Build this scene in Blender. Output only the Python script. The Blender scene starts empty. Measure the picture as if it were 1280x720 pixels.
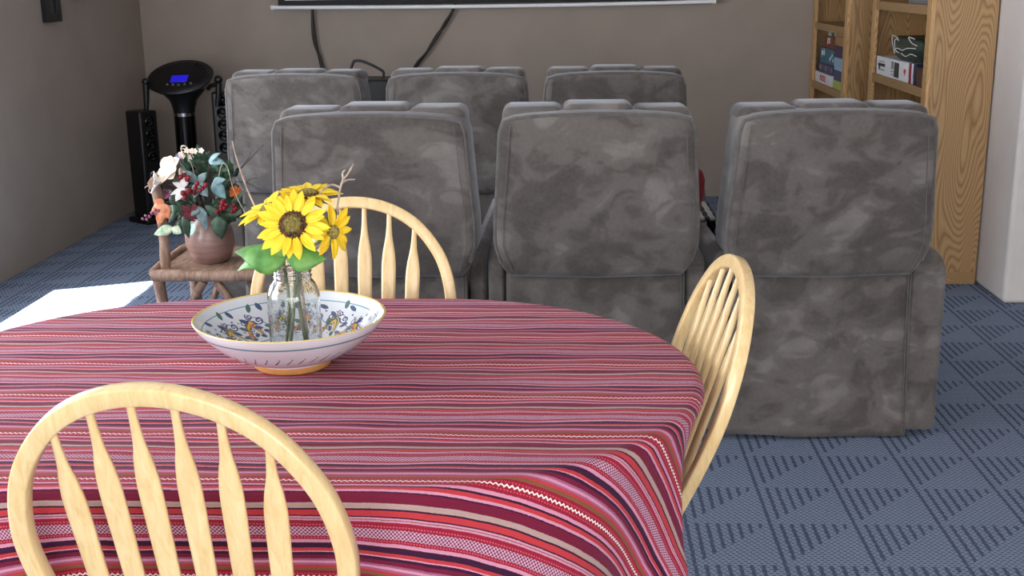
import bpy, bmesh, math, random
import numpy as np
from mathutils import Vector, Matrix
random.seed(7)
S = bpy.context.scene
COL = S.collection
PI = math.pi

# ------------------------------------------------------------------ helpers
class MB:
    def __init__(s): s.v = []; s.f = []; s.uv = None
    def add(s, vs, fs):
        n = len(s.v); s.v += [tuple(p) for p in vs]; s.f += [tuple(i + n for i in f) for f in fs]; return n
    def box(s, x0, x1, y0, y1, z0, z1, M=None):
        vs = [(x, y, z) for z in (z0, z1) for y in (y0, y1) for x in (x0, x1)]
        if M: vs = [tuple(M @ Vector(p)) for p in vs]
        s.add(vs, [(0, 2, 3, 1), (4, 5, 7, 6), (0, 1, 5, 4), (2, 6, 7, 3), (0, 4, 6, 2), (1, 3, 7, 5)]); return s
    def tube(s, path, r, n=10, caps=True, flat=1.0, up=(0, 0, 1)):
        P = [Vector(p) for p in path]; m = len(P)
        R = r if isinstance(r, (list, tuple)) else [r] * m
        vs = []; prev = None
        for i in range(m):
            t = (P[min(i + 1, m - 1)] - P[max(i - 1, 0)])
            if t.length < 1e-9: t = Vector((0, 0, 1))
            t.normalize()
            if prev is None:
                a = Vector(up)
                if abs(a.dot(t)) > .95: a = Vector((1, 0, 0))
            else: a = prev
            a = (a - t * a.dot(t)).normalized(); prev = a
            b = t.cross(a)
            for k in range(n):
                c, q = math.cos(2 * PI * k / n), math.sin(2 * PI * k / n)
                vs.append(P[i] + a * (c * R[i] * flat) + b * (q * R[i]))
        fs = [(i * n + k, i * n + (k + 1) % n, (i + 1) * n + (k + 1) % n, (i + 1) * n + k) for i in range(m - 1) for k in range(n)]
        if caps:
            fs.append(tuple(range(n - 1, -1, -1))); fs.append(tuple((m - 1) * n + k for k in range(n)))
        s.add(vs, fs); return s
    def lathe(s, prof, n=32, c=(0, 0, 0), M=None, cap0=False, cap1=False):
        vs = []
        for r, z in prof:
            for k in range(n):
                a = 2 * PI * k / n; p = Vector((r * math.cos(a), r * math.sin(a), z))
                if M: p = M @ p
                vs.append((p.x + c[0], p.y + c[1], p.z + c[2]))
        m = len(prof)
        fs = [(i * n + k, i * n + (k + 1) % n, (i + 1) * n + (k + 1) % n, (i + 1) * n + k) for i in range(m - 1) for k in range(n)]
        if cap0: fs.append(tuple(range(n - 1, -1, -1)))
        if cap1: fs.append(tuple((m - 1) * n + k for k in range(n)))
        s.add(vs, fs); return s
    def ball(s, c, r, n=12, m=8, sc=(1, 1, 1), M=None):
        prof = [(max(1e-4, r * math.sin(PI * j / m)), -r * math.cos(PI * j / m)) for j in range(m + 1)]
        MM = Matrix.Diagonal((sc[0], sc[1], sc[2]))
        if M: MM = M.to_3x3() @ MM
        return s.lathe(prof, n, c, MM)
    def prism(s, poly, y0, y1, axis='y'):
        n = len(poly)
        def pt(a, b, d): return (a, d, b) if axis == 'y' else ((d, a, b) if axis == 'x' else (a, b, d))
        vs = [pt(a, b, y0) for a, b in poly] + [pt(a, b, y1) for a, b in poly]
        fs = [tuple(range(n)), tuple(range(2 * n - 1, n - 1, -1))] + [(i, n + i, n + (i + 1) % n, (i + 1) % n) for i in range(n)]
        s.add(vs, fs); return s
    def build(s, name, mat, parent=None, smooth=35, bevel=0, bseg=2, sub=0, solid=0, loc=None, rot=None):
        me = bpy.data.meshes.new(name); me.from_pydata(s.v, [], s.f)
        if s.uv is not None:
            ul = me.uv_layers.new(name='UVMap')
            for lp in me.loops: ul.data[lp.index].uv = s.uv[lp.vertex_index]
        bm = bmesh.new(); bm.from_mesh(me); bmesh.ops.recalc_face_normals(bm, faces=bm.faces); bm.to_mesh(me); bm.free()
        if smooth:
            me.shade_smooth()
            if smooth < 180: me.set_sharp_from_angle(angle=math.radians(smooth))
        o = bpy.data.objects.new(name, me); COL.objects.link(o)
        for m in (mat if isinstance(mat, (list, tuple)) else [mat]): me.materials.append(m)
        if parent is not None: o.parent = parent
        if loc: o.location = loc
        if rot: o.rotation_euler = rot
        if solid:
            d = o.modifiers.new('solid', 'SOLIDIFY'); d.thickness = solid; d.offset = 0
        if bevel:
            d = o.modifiers.new('bevel', 'BEVEL'); d.width = bevel; d.segments = bseg; d.limit_method = 'ANGLE'; d.angle_limit = math.radians(40); d.harden_normals = False
        if sub:
            d = o.modifiers.new('sub', 'SUBSURF'); d.levels = sub; d.render_levels = sub
        return o

def tag(o, label=None, cat=None, group=None, kind=None):
    if label: o['label'] = label
    if cat: o['category'] = cat
    if group: o['group'] = group
    if kind: o['kind'] = kind
    return o

def thing(name, label, cat, loc=(0, 0, 0), rz=0, group=None):
    o = bpy.data.objects.new(name, None); COL.objects.link(o); o.empty_display_size = .1
    o.location = loc; o.rotation_euler = (0, 0, rz)
    return tag(o, label, cat, group)

def catmull(P, n=8):
    P = [Vector(p) for p in P]; out = []
    for i in range(len(P) - 1):
        p0, p1, p2, p3 = P[max(i - 1, 0)], P[i], P[i + 1], P[min(i + 2, len(P) - 1)]
        for k in range(n):
            t = k / n
            out.append(.5 * ((2 * p1) + (-p0 + p2) * t + (2 * p0 - 5 * p1 + 4 * p2 - p3) * t * t + (-p0 + 3 * p1 - 3 * p2 + p3) * t ** 3))
    out.append(P[-1]); return out

def lerp_table(T, x):
    if x <= T[0][0]: return T[0][1]
    for (a, b), (c, d) in zip(T, T[1:]):
        if x <= c: return b + (d - b) * (x - a) / (c - a)
    return T[-1][1]

# ------------------------------------------------------------------ node helper
class X:
    def __init__(s, nt, sock): s.nt = nt; s.k = sock
    def _m(s, op, b=None, c=None):
        n = s.nt.nodes.new('ShaderNodeMath'); n.operation = op
        for i, v in enumerate((s, b, c)):
            if v is None: continue
            if isinstance(v, X): s.nt.links.new(v.k, n.inputs[i])
            else: n.inputs[i].default_value = v
        return X(s.nt, n.outputs[0])
    def __add__(s, b): return s._m('ADD', b)
    __radd__ = __add__
    def __sub__(s, b): return s._m('SUBTRACT', b)
    def __rsub__(s, b): return (s * -1) + b
    def __mul__(s, b): return s._m('MULTIPLY', b)
    __rmul__ = __mul__
    def __truediv__(s, b): return s._m('DIVIDE', b)
    def lt(s, b): return s._m('LESS_THAN', b)
    def gt(s, b): return s._m('GREATER_THAN', b)
    def frac(s): return s._m('FRACT')
    def floor(s): return s._m('FLOOR')
    def abs(s): return s._m('ABSOLUTE')
    def sin(s): return s._m('SINE')
    def max(s, b): return s._m('MAXIMUM', b)
    def min(s, b): return s._m('MINIMUM', b)
    def pow(s, b): return s._m('POWER', b)

def srgb(r, g, b):
    f = lambda c: (c / 255 / 12.92) if c / 255 <= .04045 else ((c / 255 + .055) / 1.055) ** 2.4
    return (f(r), f(g), f(b), 1)

class Mat:
    def __init__(s, name, col=(.5, .5, .5, 1), rough=.6, **kw):
        s.m = bpy.data.materials.new(name); s.m.use_nodes = True; s.nt = s.m.node_tree
        s.b = s.nt.nodes['Principled BSDF']; s.set('Base Color', col); s.set('Roughness', rough)
        for k, v in kw.items(): s.set(k.replace('_', ' '), v)
    def set(s, k, v):
        i = s.b.inputs[k]
        if isinstance(v, X): s.nt.links.new(v.k, i)
        else: i.default_value = v
    def coord(s, kind='Object', scale=None, rot=None):
        n = s.nt.nodes.new('ShaderNodeTexCoord'); o = n.outputs[kind]
        if scale or rot:
            m = s.nt.nodes.new('ShaderNodeMapping'); s.nt.links.new(o, m.inputs[0])
            if scale: m.inputs['Scale'].default_value = scale
            if rot: m.inputs['Rotation'].default_value = rot
            o = m.outputs[0]
        return o
    def rnd_offset(s, vec, k=20):
        oi = s.nt.nodes.new('ShaderNodeObjectInfo'); vm = s.nt.nodes.new('ShaderNodeVectorMath'); vm.operation = 'SCALE'
        cb = s.nt.nodes.new('ShaderNodeCombineXYZ')
        for i in range(3): s.nt.links.new(oi.outputs['Random'], cb.inputs[i])
        s.nt.links.new(cb.outputs[0], vm.inputs[0]); vm.inputs['Scale'].default_value = k
        va = s.nt.nodes.new('ShaderNodeVectorMath'); va.operation = 'ADD'
        s.nt.links.new(vec, va.inputs[0]); s.nt.links.new(vm.outputs[0], va.inputs[1]); return va.outputs[0]
    def xyz(s, vec):
        n = s.nt.nodes.new('ShaderNodeSeparateXYZ'); s.nt.links.new(vec, n.inputs[0]); return [X(s.nt, o) for o in n.outputs]
    def comb(s, *v):
        n = s.nt.nodes.new('ShaderNodeCombineXYZ')
        for i, q in enumerate(v):
            if isinstance(q, X): s.nt.links.new(q.k, n.inputs[i])
            else: n.inputs[i].default_value = q
        return n.outputs[0]
    def noise(s, vec, scale=5, detail=4, rough=.5, dist=0):
        n = s.nt.nodes.new('ShaderNodeTexNoise'); s.nt.links.new(vec, n.inputs['Vector'])
        n.inputs['Scale'].default_value = scale; n.inputs['Detail'].default_value = detail
        n.inputs['Roughness'].default_value = rough; n.inputs['Distortion'].default_value = dist
        return X(s.nt, n.outputs[0])
    def ramp(s, fac, stops, interp='LINEAR'):
        n = s.nt.nodes.new('ShaderNodeValToRGB'); s.nt.links.new(fac.k, n.inputs[0]); r = n.color_ramp; r.interpolation = interp
        while len(r.elements) < len(stops): r.elements.new(.5)
        for e, (p, c) in zip(r.elements, stops): e.position = p; e.color = c
        return X(s.nt, n.outputs[0])
    def mix(s, fac, a, b, mode='MIX'):
        n = s.nt.nodes.new('ShaderNodeMix'); n.data_type = 'RGBA'; n.blend_type = mode
        for i, v in ((0, fac), (6, a), (7, b)):
            if isinstance(v, X): s.nt.links.new(v.k, n.inputs[i])
            else: n.inputs[i].default_value = v
        return X(s.nt, n.outputs[2])
    def bump(s, h, strength=.3, dist=.01):
        n = s.nt.nodes.new('ShaderNodeBump'); s.nt.links.new(h.k, n.inputs['Height'])
        n.inputs['Strength'].default_value = strength; n.inputs['Distance'].default_value = dist
        s.nt.links.new(n.outputs[0], s.b.inputs['Normal'])

def simple(name, rgb, rough=.6, var=.12, vs=30, **kw):
    m = Mat(name, srgb(*rgb), rough, **kw)
    if var:
        f = m.noise(m.coord(), vs, 3)
        c = srgb(*rgb)
        m.set('Base Color', m.ramp(f, [(.3, tuple(q * (1 - var) for q in c[:3]) + (1,)), (.7, tuple(min(1, q * (1 + var)) for q in c[:3]) + (1,))]))
    return m.m

# ------------------------------------------------------------------ materials
def mk_wall(name, rgb):
    m = Mat(name, srgb(*rgb), .9); v = m.coord()
    f = m.noise(v, 4, 5); c = srgb(*rgb)
    m.set('Base Color', m.ramp(f, [(.3, tuple(q * .95 for q in c[:3]) + (1,)), (.7, tuple(q * 1.05 for q in c[:3]) + (1,))]))
    m.bump(m.noise(v, 160, 3), .25, .004); return m.m
M_wall = mk_wall('taupe_wall_paint', (160, 148, 138))
M_wallpale = mk_wall('pale_wall_paint', (216, 210, 207))
M_ceil = mk_wall('ceiling_paint', (215, 210, 205))

def mk_carpet():
    m = Mat('blue_patterned_carpet', rough=.95); v = m.coord(); x, y, z = m.xyz(v)
    wob = m.noise(v, 60, 2) - .5
    u = ((x - .559) / .232); w = ((3.545 - y) / .242)
    uf, wf = u.frac(), w.frac()
    ln = ((uf * 8 + wob * .25).frac()).lt(.36) * wf.lt(uf * -1 + 1.02)
    # dashed weave
    row = y / .0105; rf = row.floor()
    dash = (((x / .017) + rf * .37 + wob * .5).frac()).lt(.55) * (row.frac()).lt(.55)
    dash2 = (((x / .02) + rf * .37 + wob * .5).frac()).lt(.72)
    base = m.mix(dash, srgb(144, 158, 182), srgb(78, 91, 115))
    lin = m.mix(dash2, srgb(84, 96, 119), srgb(64, 75, 97))
    c = m.mix(ln, base, lin)
    big = m.noise(v, 2.2, 3)
    c = m.mix(.3, c, m.ramp(big, [(.3, srgb(92, 104, 124)), (.7, srgb(110, 122, 142))]))
    m.set('Base Color', c); m.set('Specular IOR Level', .1)
    m.bump(dash * .5 + m.noise(v, 300, 2), .5, .004); return m.m
M_carpet = mk_carpet()

def mk_suede():
    m = Mat('grey_microsuede', rough=.95); v = m.rnd_offset(m.coord())
    a = m.noise(v, 3.4, 2.5, .5, 1.2); b = m.noise(m.rnd_offset(m.coord('Object', (1, 1, 1.5), (0, .6, 0))), 6.5, 2.5, .5, 1.6)
    c = m.noise(v, 90, 3)
    f = a * .6 + b * .4
    col = m.ramp(f, [(.36, srgb(73, 68, 66)), (.45, srgb(81, 76, 73)), (.49, srgb(93, 88, 85)), (.56, srgb(98, 93, 90)), (.60, srgb(112, 107, 104)), (.68, srgb(120, 115, 112))])
    col = m.mix(.05, col, m.ramp(c, [(.3, srgb(70, 68, 67)), (.7, srgb(170, 166, 164))]))
    m.set('Base Color', col); m.set('Sheen Weight', .45); m.set('Sheen Roughness', .4); m.set('Sheen Tint', srgb(215, 220, 230)); m.set('Specular IOR Level', .15)
    m.bump(m.noise(v, 5, 2) + c * .03, .12, .012); return m.m
M_suede = mk_suede()
M_piping = simple('suede_piping', (88, 84, 83), .95, .2, 40, Sheen_Weight=.3)

def mk_blonde():
    m = Mat('blonde_varnished_wood', rough=.3); v = m.rnd_offset(m.coord('Object', (60, 60, 5)))
    f = m.noise(v, 1.5, 4, .6, .6)
    sp = m.noise(m.rnd_offset(m.coord('Object', (14, 14, 2.5))), 2, 3)
    col = m.ramp(f, [(.25, srgb(222, 188, 128)), (.5, srgb(236, 206, 150)), (.75, srgb(242, 218, 168))])
    col = m.mix(m.ramp(sp, [(.55, (0, 0, 0, 1)), (.8, (.5, .5, .5, 1))]), col, srgb(222, 182, 126))
    m.set('Base Color', col); m.set('Coat Weight', .35); m.set('Coat Roughness', .15); return m.m
M_blonde = mk_blonde()

def mk_oak(name, kx, ky, kz, tone=.95):
    m = Mat(name, rough=.45); v = m.coord('Object', (kx, ky, kz))
    n = m.noise(v, 1.0, 1.5, .35, .1)
    rings = (n * 46).frac(); r2 = (rings - .5).abs() * 2
    fine = m.noise(m.coord('Object', (kx * 40, ky * 40, kz * 3)), 1.2, 3)
    T = lambda r, g, b: srgb(r * tone, g * tone, b * tone)
    col = m.ramp(r2 * .75 + fine * .25, [(.1, T(146, 108, 68)), (.4, T(176, 138, 92)), (.8, T(190, 154, 106))])
    m.set('Base Color', col); m.bump(fine, .1, .002); return m.m
M_oak = mk_oak('honey_oak_panel', 5.5, 5.5, .85)
M_oaktrim = mk_oak('honey_oak_strip', 9, 9, 9, .92)
M_oakedge = mk_oak('pale_oak_edge', 12, 12, 1.5, 1.12)

def mk_rustic():
    m = Mat('weathered_log_wood', rough=.6); v = m.rnd_offset(m.coord('Object', (30, 8, 8)))
    f = m.noise(v, 1.6, 5, .6, .8)
    m.set('Base Color', m.ramp(f, [(.25, srgb(88, 64, 52)), (.5, srgb(142, 112, 94)), (.75, srgb(178, 150, 130))]))
    m.bump(f, .4, .01); m.set('Coat Weight', .2); m.set('Coat Roughness', .3); return m.m
M_rustic = mk_rustic()

PERIOD = .1855
def mk_cloth():
    m = Mat('striped_woven_cotton', rough=.85)
    uvn = m.coord('UV'); x, y, z = m.xyz(uvn)
    vec = m.coord('UV')
    wob = (m.noise(vec, 14, 3) - .5) * .022 + (m.noise(vec, 400, 2) - .5) * .012
    t0 = ((2.584 - y) / PERIOD + wob)
    t = (t0 + .07).frac()
    CR, CO, PU, PK, LI, BE, OL, DC = (srgb(148, 28, 54), srgb(186, 56, 62), srgb(54, 18, 50), srgb(206, 142, 166), srgb(160, 88, 122), srgb(176, 148, 142), srgb(128, 84, 56), srgb(112, 22, 52))
    seq = [(0, CR), (.125, PK), (.153, PU), (.172, CO), (.21, PK), (.232, PU), (.245, DC), (.325, BE), (.375, PU), (.388, CO), (.44, PU), (.45, PK), (.466, OL), (.474, PK), (.492, CR), (.552, LI), (.64, CR), (.675, PK), (.705, PU), (.758, CO), (.79, PK), (.803, PU), (.83, DC), (.868, LI), (.89, PK), (.912, LI), (.93, CO), (.957, OL), (.985, CR)]
    col = m.ramp(t, [(p, c) for p, c in seq], 'CONSTANT')
    # zigzag white line inside the crimson band
    tri = ((x / .0085).frac() - .5).abs() * 2
    band = (t - .055 - (tri - .5) * .022).abs().lt(.0085)
    col = m.mix(band, col, srgb(246, 226, 222))
    dots = ((x / .0055).frac()).lt(.5) * ((t - .022).abs().lt(.006) + (t - .092).abs().lt(.006)).min(1)
    col = m.mix(dots * .8, col, srgb(226, 84, 80))
    # check weave in the lilac band
    inb = t.gt(.552) * t.lt(.64)
    ck = (((x / .0064) + (t * 57).floor() * .5).frac()).lt(.5)
    col = m.mix(inb * ck, col, srgb(120, 40, 80))
    col = m.mix(inb * (1 - ck) * .5, col, srgb(240, 214, 224))
    dot2 = ((x / .005).frac()).lt(.5) * ((t - .53).abs().lt(.006) + (t - .657).abs().lt(.006)).min(1)
    col = m.mix(dot2 * .7, col, srgb(226, 110, 120))
    # twill flecks
    tw = ((x / .0028 + y / .002).frac()).lt(.5)
    col = m.mix(tw * .16, col, srgb(60, 20, 40))
    m.set('Base Color', col); m.set('Sheen Weight', .12); m.set('Sheen Roughness', .5); m.set('Sheen Tint', srgb(235, 215, 230)); m.set('Specular IOR Level', .2)
    th = (t * 60 * PI).sin()
    m.bump(th * .3 + m.noise(vec, 500, 2), .35, .002); return m.m
M_cloth = mk_cloth()
M_black = simple('black_plastic', (11, 11, 12), .45, .1, 40)
M_blackgloss = simple('black_gloss_plastic', (8, 8, 9), .15, 0)
M_blackmetal = simple('black_painted_metal', (16, 16, 17), .35, 0)
M_silver = simple('brushed_silver', (205, 208, 212), .3, 0, Metallic=.9)
M_chrome = simple('chrome_ring', (225, 226, 230), .12, 0, Metallic=1.0)
M_white = simple('white_plastic', (242, 244, 248), .4, 0)
M_screen = simple('white_screen_fabric', (235, 235, 236), .8, 0)
M_screenblack = simple('black_screen_border', (16, 18, 22), .7, 0)
def emis(name, rgb, st):
    m = Mat(name, srgb(*rgb), .3); m.set('Emission Color', srgb(*rgb)); m.set('Emission Strength', st); return m.m
M_lcd = emis('lit_blue_display', (36, 28, 220), .28)
gm = Mat('clear_jar_glass', (.97, .99, .98, 1), .02, Transmission_Weight=1.0, IOR=1.45); gm.bump(gm.noise(gm.coord(), 45, 2, .5, 1.5), .12, .004); M_glass = gm.m
M_terra = None
def mk_terra():
    m = Mat('glazed_terracotta', rough=.35); v = m.coord(); x, y, z = m.xyz(v)
    b = m.noise(m.coord('Object', (3, 3, 30)), 2, 4); n = m.noise(v, 12, 3)
    col = m.ramp(b * .7 + n * .3, [(.3, srgb(120, 92, 86)), (.55, srgb(148, 116, 108)), (.75, srgb(172, 142, 134))])
    d = ((x + .055).pow(2) + (y + .06).pow(2) + ((z - .135) * 1.3).pow(2)).pow(.5)
    spot = (d + n * .02).lt(.038)
    col = m.mix(spot, col, srgb(120, 190, 160)); m.set('Base Color', col); m.set('Coat Weight', .3); m.set('Coat Roughness', .2); return m.m
M_terra = mk_terra()
def leafmat(name, rgb, rgb2, rough=.5, vs=25):
    m = Mat(name, rough=rough); f = m.noise(m.coord(), vs, 3)
    m.set('Base Color', m.ramp(f, [(.35, srgb(*rgb)), (.65, srgb(*rgb2))])); m.set('Subsurface Weight', 0.0); return m.m
M_petal = leafmat('yellow_silk_petal', (250, 206, 24), (254, 226, 62), .6, 30)
M_leaf = leafmat('green_silk_leaf', (62, 120, 48), (112, 168, 84), .5, 30)
M_stem = leafmat('green_stem', (92, 104, 76), (132, 140, 112), .6)
M_seed = None
def mk_seed():
    m = Mat('sunflower_seed_head', rough=.8); v = m.coord(); x, y, z = m.xyz(v)
    r = (x * x + y * y).pow(.5); n = m.noise(v, 260, 2)
    c1 = m.ramp(n, [(.4, srgb(48, 30, 18)), (.6, srgb(122, 88, 48))]); c2 = m.ramp(n, [(.4, srgb(120, 112, 48)), (.6, srgb(176, 160, 92))])
    m.set('Base Color', m.mix(m.ramp(r * 30, [(.35, (0, 0, 0, 1)), (.55, (1, 1, 1, 1))]), c2, c1)); m.bump(n, .8, .004); return m.m
M_seed = mk_seed()
M_twig = leafmat('grey_brown_twig', (150, 132, 120), (196, 178, 164), .8, 60)
M_darktwig = leafmat('dark_twig', (44, 38, 36), (86, 74, 68), .8, 60)
M_cream = leafmat('cream_silk', (238, 222, 200), (250, 240, 226), .6)
M_whitepetal = leafmat('white_silk', (240, 236, 232), (252, 250, 248), .6)
M_peach = leafmat('russet_autumn_leaf', (196, 110, 72), (226, 160, 120), .6, 40)
M_mint = leafmat('mint_variegated_leaf', (120, 176, 138), (232, 226, 200), .6, 40)
M_dusty = leafmat('dusty_blue_leaf', (84, 108, 108), (142, 166, 168), .6, 35)
M_teal = leafmat('pale_teal_leaf', (104, 146, 152), (150, 184, 188), .6, 35)
M_dkleaf = leafmat('dark_green_leaf', (28, 52, 38), (70, 104, 76), .5, 35)
M_berry = leafmat('red_berry', (104, 12, 26), (150, 26, 42), .2)
M_purple = leafmat('purple_berry', (96, 54, 88), (160, 96, 120), .3)
M_burg = leafmat('burgundy_petal', (84, 20, 34), (130, 52, 62), .6)
M_orange = leafmat('orange_petal', (196, 84, 20), (224, 124, 46), .6)
M_lav = leafmat('lavender_petal', (120, 112, 176), (168, 160, 208), .6)
M_vine = leafmat('pale_vine', (176, 160, 140), (214, 204, 190), .7)

# ------------------------------------------------------------------ the room
XL, XR, YB, YF, XE, YR, ZC = -2.86, 1.993, 8.10, 5.345, 3.6, -2.6, 2.55
def struct(o): o['kind'] = 'structure'; return o
struct(MB().box(XL - .3, XE + .2, YR - .2, YB + .3, -.12, 0).build('floor', M_carpet))
struct(MB().box(XL - .3, XE + .2, YR - .2, YB + .3, ZC, ZC + .12).build('ceiling', M_ceil))
struct(MB().box(XL - .16, XR + .2, YB, YB + .16, 0, ZC).build('wall_back', M_wall))
# left wall with two window openings
WZ0, WZ1 = .70, 2.02
wins = [(.9, 2.75), (3.15, 5.48)]
m = MB()
T = .16
ys = [YR] + [q for w in wins for q in w] + [YB]
for i in range(0, len(ys), 2): m.box(XL - T, XL, ys[i], ys[i + 1], 0, ZC)
for a, b in wins: m.box(XL - T, XL, a, b, 0, WZ0); m.box(XL - T, XL, a, b, WZ1, ZC)
struct(m.build('wall_left', M_wall))
M_pane = bpy.data.materials.new('window_glass'); M_pane.use_nodes = True
nt = M_pane.node_tree; nt.nodes.clear()
o_ = nt.nodes.new('ShaderNodeOutputMaterial'); mx = nt.nodes.new('ShaderNodeMixShader'); tr = nt.nodes.new('ShaderNodeBsdfTransparent'); gl = nt.nodes.new('ShaderNodeBsdfGlossy')
gl.inputs['Roughness'].default_value = .02; mx.inputs[0].default_value = .06
nt.links.new(tr.outputs[0], mx.inputs[1]); nt.links.new(gl.outputs[0], mx.inputs[2]); nt.links.new(mx.outputs[0], o_.inputs[0])
def window(n, axis, a, b, z0, z1, pos, d):
    f = MB(); w = .05
    def bx(p0, p1, q0, q1):
        if axis == 'y': f.box(pos - .04, pos + .04, p0, p1, q0, q1)
        else: f.box(p0, p1, pos - .04, pos + .04, q0, q1)
    bx(a, a + w, z0, z1); bx(b - w, b, z0, z1); bx(a + w, b - w, z0, z0 + w); bx(a + w, b - w, z1 - w, z1)
    fr = struct(f.build('window_%d' % n, M_white))
    g = MB()
    if axis == 'y': g.box(pos - .003, pos + .003, a + w, b - w, z0 + w, z1 - w)
    else: g.box(a + w, b - w, pos - .003, pos + .003, z0 + w, z1 - w)
    g.build('pane', M_pane, fr)
window(1, 'y', *wins[0], WZ0, WZ1, XL - .1, 1)
window(2, 'y', *wins[1], WZ0, WZ1, XL - .1, 1)
# rear wall behind the camera with wide window opening
RW = (-1.9, 2.6, .5, 2.2)
m = MB()
m.box(XL - T, RW[0], YR - T, YR, 0, ZC); m.box(RW[1], XE + T, YR - T, YR, 0, ZC); m.box(RW[0], RW[1], YR - T, YR, 0, RW[2]); m.box(RW[0], RW[1], YR - T, YR, RW[3], ZC)
struct(m.build('wall_rear', M_wallpale)); window(3, 'x', RW[0], RW[1], RW[2], RW[3], YR - .1, 1)
struct(MB().box(XE, XE + T, YR, YF, 0, ZC).build('wall_right', M_wallpale))
# alcove return: its corner is the pale bullnose edge right of the bookcases
struct(MB().box(XR, XE + T, YF, YB + .1, 0, ZC).build('wall_alcove', M_wallpale, bevel=.022, bseg=4))

# ------------------------------------------------------------------ recliners
def offset_poly(P, d):
    n = len(P); out = []
    for i in range(n):
        p, a, b = Vector(P[i]), Vector(P[i - 1]), Vector(P[(i + 1) % n])
        t = (b - a); t.normalize(); nn = Vector((t.y, -t.x))
        out.append(p - nn * d)
    return out
def cushion(mb, P, y0, y1, bev=.03, b0=.02, b1=.02, lean=0, z0=0, nface=5, nb=4, warp=None):
    """closed outline P (x,z, counter-clockwise seen from -y) swept y0..y1 with soft rims and domed faces"""
    c = Vector(((min(p[0] for p in P) + max(p[0] for p in P)) / 2, (min(p[1] for p in P) + max(p[1] for p in P)) / 2))
    rings = []
    inn = offset_poly(P, bev)
    for k in range(1, nface + 1):
        s = k / nface; rings.append([(c.x + (q.x - c.x) * s, y0 - b0 * (1 - s * s), c.y + (q.y - c.y) * s) for q in inn])
    for k in range(1, nb + 1):
        a = PI / 2 * k / nb; o = offset_poly(P, bev * (1 - math.sin(a))); rings.append([(q.x, y0 + bev * (1 - math.cos(a)), q.y) for q in o])
    for k in range(nb, -1, -1):
        a = PI / 2 * k / nb; o = offset_poly(P, bev * (1 - math.sin(a))); rings.append([(q.x, y1 - bev * (1 - math.cos(a)), q.y) for q in o])
    for k in range(nface - 1, 0, -1):
        s = k / nface; rings.append([(c.x + (q.x - c.x) * s, y1 + b1 * (1 - s * s), c.y + (q.y - c.y) * s) for q in inn])
    n = len(P); vs = [(c.x, y0 - b0, c.y)]
    for r in rings: vs += r
    vs.append((c.x, y1 + b1, c.y))
    if lean: vs = [(x, y - (z - z0) * math.tan(lean), z) for x, y, z in vs]
    if warp: vs = [warp(*v) for v in vs]
    fs = [(0, 1 + k, 1 + (k + 1) % n) for k in range(n)]
    for i in range(len(rings) - 1):
        fs += [(1 + i * n + k, 1 + (i + 1) * n + k, 1 + (i + 1) * n + (k + 1) % n, 1 + i * n + (k + 1) % n) for k in range(n)]
    L = len(vs) - 1; q = 1 + (len(rings) - 1) * n
    fs += [(L, q + (k + 1) % n, q + k) for k in range(n)]
    mb.add(vs, fs); return mb
def rrect(x0, x1, z0, z1, r, n=5):
    out = []
    for cx, cz, a0 in ((x1 - r, z1 - r, 0), (x0 + r, z1 - r, 90), (x0 + r, z0 + r, 180), (x1 - r, z0 + r, 270)):
        for k in range(n + 1):
            a = math.radians(a0 + 90 * k / n); out.append((cx + r * math.cos(a), cz + r * math.sin(a)))
    # densify the straight runs
    P = []
    for i in range(len(out)):
        a, b = Vector(out[i]), Vector(out[(i + 1) % len(out)]); k = max(1, int((b - a).length / .05))
        P += [tuple(a + (b - a) * (j / k)) for j in range(k)]
    return P

def arm_outline(x0, x1, z0, z1, sd, w):
    P = [(x1, z0), (x1, z1 - .16), (x1, z1 - .1)]; n = 10; P = []
    ro = w * .62; ri = w * .3
    rr, rl = (ro, ri) if sd > 0 else (ri, ro)
    P += [(x1 - .02, z0), (x1 - .006, z0 + .006)] + [(x1, z0 + .02 + .05 * k) for k in range(10) if z0 + .02 + .05 * k < z1 - 1.5 * rr - .02]
    P += [(x1 - rr + rr * math.cos(PI / 2 * k / n), z1 - 1.5 * rr + 1.5 * rr * math.sin(PI / 2 * k / n)) for k in range(n + 1)]
    P += [(x0 + rl - rl * math.sin(PI / 2 * k / n), z1 - 1.5 * rl + 1.5 * rl * math.cos(PI / 2 * k / n)) for k in range(n + 1)]
    P += [(x0, z0 + .02 + .05 * k) for k in range(11, -1, -1) if z0 + .02 + .05 * k < z1 - 1.5 * rl - .02] + [(x0 + .006, z0 + .006), (x0 + .02, z0)]
    return P
LEAN = math.radians(7)
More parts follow.
